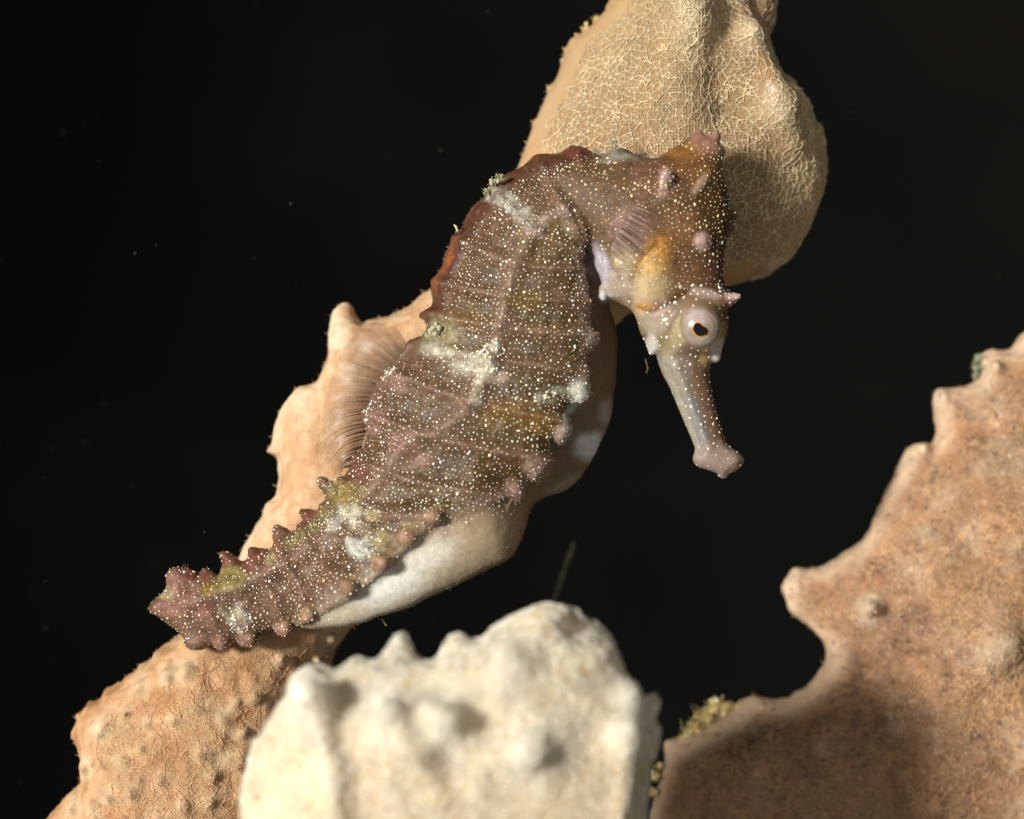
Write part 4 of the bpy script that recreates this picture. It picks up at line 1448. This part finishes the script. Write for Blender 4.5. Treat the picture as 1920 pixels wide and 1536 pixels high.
    # downy hairs on the pouch and keel
    hi = np.where((belly > 0.6) & (Nn[:, 1] < 0.3))[0]
    he = np.where((py < 1300) & (px < 1100) & (Nn[:, 1] > -0.3) & (Nn[:, 1] < 0.35) & (px < 1365))[0]
    HV1, HQ1 = stubs(V2, Nn, hi, 1800, 0.022, 0.0032)
    HV2, HQ2 = stubs(V2, Nn, he, 900, 0.032, 0.0038)
    HV = np.concatenate([HV1, HV2])
    HQ = np.concatenate([HQ1, HQ2 + len(HV1)])
    Vall = np.concatenate([V2, DV.reshape(-1, 3), HV])
    quads = np.concatenate([Q, Dq.reshape(-1, 4), HQ + base + nd * len(U)])
    tris = Dt.reshape(-1, 3)
    col = np.concatenate([p.c, Dc.reshape(-1, 3), np.tile(lin((172, 156, 132)), (len(HV), 1))])
    mi = np.concatenate([np.zeros(len(Q)), np.ones(nd * len(UF)), np.zeros(len(HQ)), np.ones(len(tris))])
    smooth_ = np.clip(belly * 0.55 + head * sstep(500, 560, py) * 0.6, 0, 1)
    tex = np.concatenate([1 - smooth_, np.zeros(nd * len(U) + len(HV))])
    body = make_mesh('body', Vall, [quads, tris], [M_SKIN, M_DOT], col, {'tex': tex}, root, root.location[:], mi)
    print('body verts', len(V2), 'dots', nd)
    return root, t, h, b


HORSE, S_T, S_H, S_B = build_seahorse()


# ---- eye, fins
def on_plane(px, py, y):
    s = (D + y) / D if y > 1.5 else 1.0             # at its own distance, beside what it lies on
    return np.array([(px - 960) / 100.0 * s, y, (768 - py) / 100.0 * s])


def build_eye():
    r = 0.45
    y0 = S_H.front(1300, 612)
    c = on_plane(1303, 616, y0 + 0.02)
    # eyeball as a dome of rings round the line of sight
    ax = np.array([-0.03, -1.0, -0.10])
    ax /= np.linalg.norm(ax)
    e1 = np.cross(ax, (0, 0, 1.0))
    e1 /= np.linalg.norm(e1)
    e2 = np.cross(e1, ax)
    V, F = [], []
    nr, ns = 40, 64
    for i in range(nr + 1):
        th = math.radians(1.0 + 118 * i / nr)
        ridge = 1 + 0.006 * math.sin(th * 26) * math.exp(-((th - 0.62) / 0.22) ** 2)
        for j in range(ns):
            ph = 2 * math.pi * j / ns
            V.append(c + r * ridge * (math.cos(th) * ax + math.sin(th) * (math.cos(ph) * e1 + math.sin(ph) * e2)))
    for i in range(nr):
        for j in range(ns):
            F.append((i * ns + j, i * ns + (j + 1) % ns, (i + 1) * ns + (j + 1) % ns, (i + 1) * ns + j))
    V = np.array(V)
    p = Paint(V, (150, 136, 126))
    d = np.hypot(p.px - 1302, p.py - 620)
    p.mix(sstep(27, 37, d), (138, 120, 94))
    p.blob(1332, 585, 26, 26, (120, 92, 70), 0.85, soft=0.8)
    p.blob(1300, 577, 36, 11, (128, 100, 74), 0.8, soft=0.8)
    p.blob(1294, 598, 22, 16, (184, 166, 166), 0.85, soft=0.8)
    p.blob(1322, 604, 12, 12, (172, 142, 144), 0.8, soft=0.8)
    p.blob(1310, 642, 26, 8, (172, 164, 150), 0.8, soft=0.8)
    p.mix(np.exp(-((np.hypot(p.px - 1303, p.py - 623) - 20) / 1.4) ** 2) * 0.5, (150, 124, 112))
    p.mix(np.exp(-((np.hypot(p.px - 1303, p.py - 623) - 26) / 1.2) ** 2) * 0.35, (150, 128, 112))
    eye = make_mesh('eye', V, [np.array(F)], [M_EYE], p.c, None, HORSE, tuple(c))
    outline = np.array([(655, 745), (668, 712), (700, 688), (740, 683), (780, 698), (806, 728), (840, 746), (880, 768), (908, 806), (916, 846), (896, 880),
                        (850, 902), (795, 915), (745, 906), (700, 882), (668, 840), (653, 792)], float) / 9.6 + np.array([1220, 540])
    ol = smooth_poly(outline, 3)
    cen = ol.mean(0)

    def cap(name, k, lift, mat):
        VV, FF = [], []
        n = len(ol)
        for a in range(7):
            t = a / 6 * k
            for q in ol:
                x, z = cen + (q - cen) * t
                P = on_plane(x, z, 0)
                dx, dz = P[0] - c[0], P[2] - c[2]
                rr = r + lift * (1 - 0.4 * (a / 6) ** 2)
                VV.append((P[0], c[1] - math.sqrt(max(rr * rr - dx * dx - dz * dz, 0)), P[2]))
        for a in range(6):
            for b in range(n):
                FF.append((a * n + b, a * n + (b + 1) % n, (a + 1) * n + (b + 1) % n, (a + 1) * n + b))
        o = make_mesh(name, VV, [np.array(FF)], [mat], None, None, None, tuple(c))
        o.parent = eye
        o.location = (0, 0, 0)
        return o
    cap('iris', 1.14, 0.007, plain_mat('iris_orange', (206, 132, 62), 0.3, 0.5, 0.35, 30))
    cap('pupil', 1.0, 0.014, plain_mat('pupil_black', (6, 7, 9), 0.06, 0.6))


M_EYE = plain_mat('eye_skin', (200, 180, 170), 0.32, 0.4, 0.12, 14, 0.1, True)
build_eye()


def poly_at(pts, t):
    P = smooth_poly(pts, 8, False)
    L = np.concatenate([[0], np.cumsum(np.hypot(*np.diff(P, axis=0).T))])
    L /= L[-1]
    return np.stack([np.interp(t, L, P[:, 0]), np.interp(t, L, P[:, 1])], 1)


def build_fin(name, base, edge, yb, ye, nray, mem_col, ray_col, op_fn, ray_op, rr, bow=0.08, seed=3, sweep=1.0, arch=0.0):
    """fan fin: a see-through membrane with fine dark rays"""
    rg = np.random.default_rng(seed)
    nu, nv = 60, 14
    u = np.linspace(0, 1, nu)
    A, B = poly_at(base, u), poly_at(edge, 1 - (1 - u) ** sweep)
    V, C, O = [], [], []
    wob = 0.03 * np.sin(u * 40)
    for j in range(nv):
        t = j / (nv - 1)
        xy = A * (1 - t) + B * t + np.array([-0.55, -0.8]) * arch * math.sin(math.pi * t) * u[:, None]
        ya = np.array([yb(x, z) for x, z in A]) * (1 - t) + np.array([ye(x, z) for x, z in B]) * t
        for i in range(nu):
            V.append(on_plane(xy[i, 0], xy[i, 1], ya[i] - bow * math.sin(math.pi * t) + wob[i] * t))
            O.append(op_fn(u[i], t))
            C.append(lin(mem_col))
    F = [(j * nu + i, j * nu + i + 1, (j + 1) * nu + i + 1, (j + 1) * nu + i) for j in range(nv - 1) for i in range(nu - 1)]
    V, C, O = np.array(V), np.array(C), np.array(O)
    V3 = V.reshape(nv, nu, 3)
    paths, rad = [], []
    k = 10
    for n in range(nray):
        ui = np.clip((n + 0.5 + rg.uniform(-0.7, 0.7)) / nray, 0, 1)
        ue = np.clip(ui + rg.uniform(-0.03, 0.03), 0, 1)
        reach = rg.uniform(0.45, 1.0)
        pts = []
        for q in range(k):
            t = reach * q / (k - 1)
            uu = (ui + (ue - ui) * t) * (nu - 1)
            i0 = min(int(uu), nu - 2)
            j0 = min(int(t * (nv - 1)), nv - 2)
            fu, ft = uu - i0, t * (nv - 1) - j0
            pts.append((V3[j0, i0] * (1 - fu) + V3[j0, i0 + 1] * fu) * (1 - ft) + (V3[j0 + 1, i0] * (1 - fu) + V3[j0 + 1, i0 + 1] * fu) * ft)
        paths.append(pts)
        rad.append(np.linspace(rr, rr * 0.35, k))
    TV, TQ = tubes(np.array(paths), np.array(rad), 5)
    ro = np.repeat(np.tile(np.linspace(1, 0.25, k), nray), 5) * np.repeat(np.array([ray_op((n + 0.5) / nray) for n in range(nray)]), k * 5)
    col = np.concatenate([C, np.tile(lin(ray_col), (len(TV), 1))])
    op = np.concatenate([O, ro])
    o = make_mesh(name, np.concatenate([V, TV]), [np.array(F), TQ + len(V)], [M_FIN], col, {'op': op}, HORSE,
                  tuple(V3[0, nu // 2]))
    return o


build_fin('dorsal_fin', [(772, 660), (735, 692), (703, 738), (690, 785), (676, 842), (655, 880)],
          [(742, 612), (690, 606), (640, 655), (606, 750), (604, 830), (622, 890), (640, 912)],
          lambda x, z: 0.18, lambda x, z: 0.30, 36, (88, 60, 50), (56, 36, 28),
          lambda u, t: (0.95 - 0.25 * u) * (1 - 0.72 * t ** 1.1) * (0.85 + 0.15 * math.sin(u * 130)), lambda u: 0.25 + 0.65 * sstep(0.35, 0.8, u), 0.014, 0.12, 3, 1.5, 16)
build_fin('pectoral_fin', [(1188, 397), (1174, 415), (1158, 440), (1146, 460), (1138, 476)],
          [(1236, 418), (1232, 446), (1218, 474), (1196, 498), (1166, 508)],
          lambda x, z: S_H.front(x, z) - 0.10, lambda x, z: S_H.front(x, z) - 0.06, 19, (158, 124, 112), (74, 48, 40),
          lambda u, t: 0.42 * (1 - 0.8 * t), lambda u: 0.8, 0.011, 0.04)


# ------------------------------------------------------------------ silt, scraps and threads that lie on or drift near them
def crumbs(name, spots, n, size, colors, label, cat, fuzz=0.0):
    """a clump of small rough grains heaped round the given points (px, py, y, radius)"""
    rg = np.random.default_rng(len(label) + n)
    ico = np.array([(0, .53, .85), (0, -.53, .85), (0, .53, -.85), (0, -.53, -.85), (.53, .85, 0), (-.53, .85, 0), (.53, -.85, 0), (-.53, -.85, 0), (.85, 0, .53), (-.85, 0, .53), (.85, 0, -.53), (-.85, 0, -.53)])
    tri = np.array([(0, 1, 8), (0, 9, 1), (0, 8, 4), (0, 4, 5), (0, 5, 9), (1, 6, 8), (1, 9, 7), (1, 7, 6), (2, 3, 11), (2, 10, 3), (2, 4, 10), (2, 5, 4), (2, 11, 5), (3, 6, 7), (3, 10, 6), (3, 7, 11), (4, 8, 10), (5, 11, 9), (6, 10, 8), (7, 9, 11)])
    V, T, C = [], [], []
    w = np.array([s[3] for s in spots])
    w = w / w.sum()
    for s in spots:                                 # a lumpy core under the grains
        for q in range(7):
            c = on_plane(s[0], s[1], s[2]) + rg.normal(0, 0.33, 3) * s[3] * np.array([1, 0.5, 1])
            V.append(c + ico * s[3] * rg.uniform(0.25, 0.5, 3) * rg.uniform(0.8, 1.2, (12, 1)))
            T.append(tri + 12 * (len(V) - 1))
            C.append(np.tile(lin(colors[rg.integers(len(colors))]), (12, 1)))
    for k in range(n):
        s = spots[rg.choice(len(spots), p=w)]
        d = rg.normal(0, 0.45, 3) * s[3]
        d[1] *= 0.6
        c = on_plane(s[0], s[1], s[2]) + d
        sz = size * rg.uniform(0.4, 1.4) * (1.0 - 0.4 * min(np.linalg.norm(d) / s[3], 1))
        sc = sz * rg.uniform(0.6, 1.4, 3)
        T.append(tri + 12 * len(V))
        V.append(c + ico * sc * rg.uniform(0.7, 1.3, (12, 1)))
        C.append(np.tile(lin(colors[rg.integers(len(colors))]) * rg.uniform(0.6, 1.25), (12, 1)))
    V, T, C = np.concatenate(V), np.concatenate(T), np.concatenate(C)
    faces = [T]
    if fuzz:
        nh = n // 3
        P = []
        for k in range(nh):
            s = spots[rg.choice(len(spots), p=w)]
            a = on_plane(s[0], s[1], s[2]) + rg.normal(0, 0.4, 3) * s[3] * np.array([1, .5, 1])
            dr = rg.normal(0, 1, 3)
            dr[1] = -abs(dr[1]) * 0.5
            dr /= np.linalg.norm(dr)
            b = rg.normal(0, 0.3, 3)
            P.append([a + dr * fuzz * t + b * fuzz * t * t for t in np.linspace(0, 1, 5)])
        TV, TQ = tubes(np.array(P), np.tile(np.linspace(0.006, 0.002, 5), (nh, 1)), 3)
        faces.append(TQ + len(V))
        C = np.concatenate([C, np.tile(lin(colors[0]), (len(TV), 1))])
        V = np.concatenate([V, TV])
    org = on_plane(spots[0][0], spots[0][1], spots[0][2])
    o = make_mesh(name, V, faces, [M_CRUMB], C, None, None, tuple(org), None, False)
    set_props(o, label, cat, kind='stuff')
    return o


OL = [(178, 164, 112), (156, 138, 90), (200, 186, 140), (128, 112, 72)]
GR = [(190, 184, 158), (168, 160, 130), (146, 138, 108)]
YL = [(236, 212, 150), (214, 184, 122), (244, 230, 186), (168, 138, 92)]
f = S_T.front
crumbs('silt_clump', [(1148, 268, -.25, .10), (1150, 280, -.4, .09), (1116, 288, -.35, .07)], 150, .022, GR, 'small grey-green silt tuft on top of the seahorse neck', 'silt', 0.08)
crumbs('silt_clump', [(925, 346, -.25, .10), (938, 336, -.3, .10), (912, 362, -.2, .06)], 110, .02, GR, 'greyish silt dusted on the outer bend of the seahorse back', 'silt', 0.07)
crumbs('silt_clump', [(806, 604, .0, .13), (820, 620, -.35, .16), (806, 634, -.1, .15)], 170, .022, GR, 'grey silt patch at the waist of the seahorse, above its back fin', 'silt', 0.06)
crumbs('silt_clump', [(630, 916, f(640, 925) + .05, .15), (650, 922, f(650, 922), .16), (615, 940, .1, .09), (668, 920, f(668, 920), .10)], 360, .022, OL, 'olive silt tuft at the root of the seahorse tail, under the fin', 'silt', 0.10)
crumbs('silt_clump', [(430, 1075, .1, .11), (440, 1086, f(440, 1086), .13), (418, 1094, f(418, 1094), .10), (396, 1103, f(396, 1103), .08)], 300, .02, OL, 'yellow-olive silt tuft between two spines near the seahorse tail bend', 'silt', 0.07)
crumbs('silt_clump', [(590, 985, f(592, 988), .08), (560, 1008, f(562, 1010), .07), (606, 960, f(610, 962), .08)], 150, .018, OL, 'thin olive silt streak along the upper edge of the tail', 'silt', 0.05)
crumbs('silt_clump', [(723, 1018, f(723, 1018) - .12, .10), (716, 995, f(716, 995) - .03, .10)], 110, .018, YL, 'tan silt caked on the largest pink knob beside the white pouch', 'silt', 0.04)
crumbs('silt_clump', [(1344, 1325, 3.5, .20), (1322, 1345, 3.5, .20), (1300, 1368, 3.5, .18), (1284, 1386, 3.5, .13), (1362, 1330, 3.5, .16), (1385, 1328, 3.5, .08)], 900, .030, YL,
       'crusty yellow silt heap on the low shoulder of the right sponge', 'silt', 0.14)
crumbs('silt_clump', [(1228, 1455, 3.4, .12), (1224, 1485, 3.3, .10), (1236, 1436, 3.4, .06)], 220, .025, YL, 'small yellow silt heap in the gap between the cream and rust sponges', 'silt', 0.07)
crumbs('silt_clump', [(1835, 672, 3.4, .10), (1832, 690, 3.4, .10), (1828, 704, 3.4, .07)], 160, .022, [(150, 156, 130), (128, 132, 106), (180, 176, 150)], 'pale green silt scrap on the upper left edge of the rust sponge', 'silt', 0.08)
crumbs('silt_clump', [(1097, 54, 2.4, .08), (1118, 36, 2.4, .07), (1100, 46, 2.3, .05)], 90, .02, YL, 'tan silt specks on the upper left edge of the tall sponge', 'silt', 0.05)


def thread(name, pts, radii, rgb, label, cat):
    P = np.array([on_plane(*q) for q in pts])
    k = len(P)
    t = np.linspace(0, k - 1, 40)
    C = np.stack([np.interp(t, range(k), P[:, a]) for a in range(3)], 1)
    for _ in range(3):
        C[1:-1] = (C[:-2] + 2 * C[1:-1] + C[2:]) / 4
    rg = np.random.default_rng(k)
    R = np.interp(t, range(k), radii) * (1 + 0.25 * rg.normal(0, 1, 40).clip(-1.5, 1.5))
    R[0] = R[-1] = R.min() * 0.15
    V, Q = tubes(C[None], R[None], 8)
    o = make_mesh(name, V, [Q], [plain_mat(name + '_skin', rgb, 0.6, 0.3, 0.4, 5)], None, None, None, tuple(P[0]))
    set_props(o, label, cat)


thread('drifting_thread', [(1077, 1015, 5.0), (1066, 1042, 5.1), (1056, 1072, 5.1), (1047, 1100, 5.2), (1036, 1134, 5.3)], [.04, .05, .05, .045, .04], (120, 122, 98),
       'dim thread hanging in the dark water above the cream sponge', 'thread')
thread('shed_scrap', [(851, 422, -.1), (856, 427, -.12), (858, 434, -.1), (863, 437, -.05)], [.012, .022, .026, .012], (206, 190, 150), 'tiny curled pale scrap stuck to the seahorse back', 'scrap')
thread('drifting_hair', [(1212, 672, .3), (1217, 690, .3), (1214, 700, .3)], [.02, .02, .015], (90, 84, 70), 'tiny dim fibre drifting just below the seahorse chin', 'fibre')
thread('shed_scrap', [(716, 1158, -.2), (722, 1166, -.2), (726, 1172, -.2)], [.010, .016, .010], (206, 186, 130), 'tiny yellowish scrap hanging under the pouch of the seahorse', 'scrap')


def marine_snow():
    rg = np.random.default_rng(8)
    V, Q = [], []
    cube = np.array([(0, 0, 1), (1, 0, 0), (0, 1, 0), (-1, 0, 0), (0, -1, 0), (0, 0, -1)], float)
    tri = np.array([(0, 1, 2), (0, 2, 3), (0, 3, 4), (0, 4, 1), (5, 2, 1), (5, 3, 2), (5, 4, 3), (5, 1, 4)])
    for k in range(150):
        y = rg.uniform(1, 16)
        s = (D + y) / D
        c = np.array([rg.uniform(-10, 10) * s, y, rg.uniform(-8, 8) * s])
        V.append(c + cube * rg.uniform(0.006, 0.028) * rg.uniform(0.6, 1.4, 3))
        Q.append(tri + 6 * k)
    o = make_mesh('marine_snow', np.concatenate(V), [np.concatenate(Q)], [plain_mat('snow_speck', (70, 68, 58), 0.9, 0.1)])
    set_props(o, 'faint specks drifting in the dark water', 'specks', kind='stuff')


marine_snow()
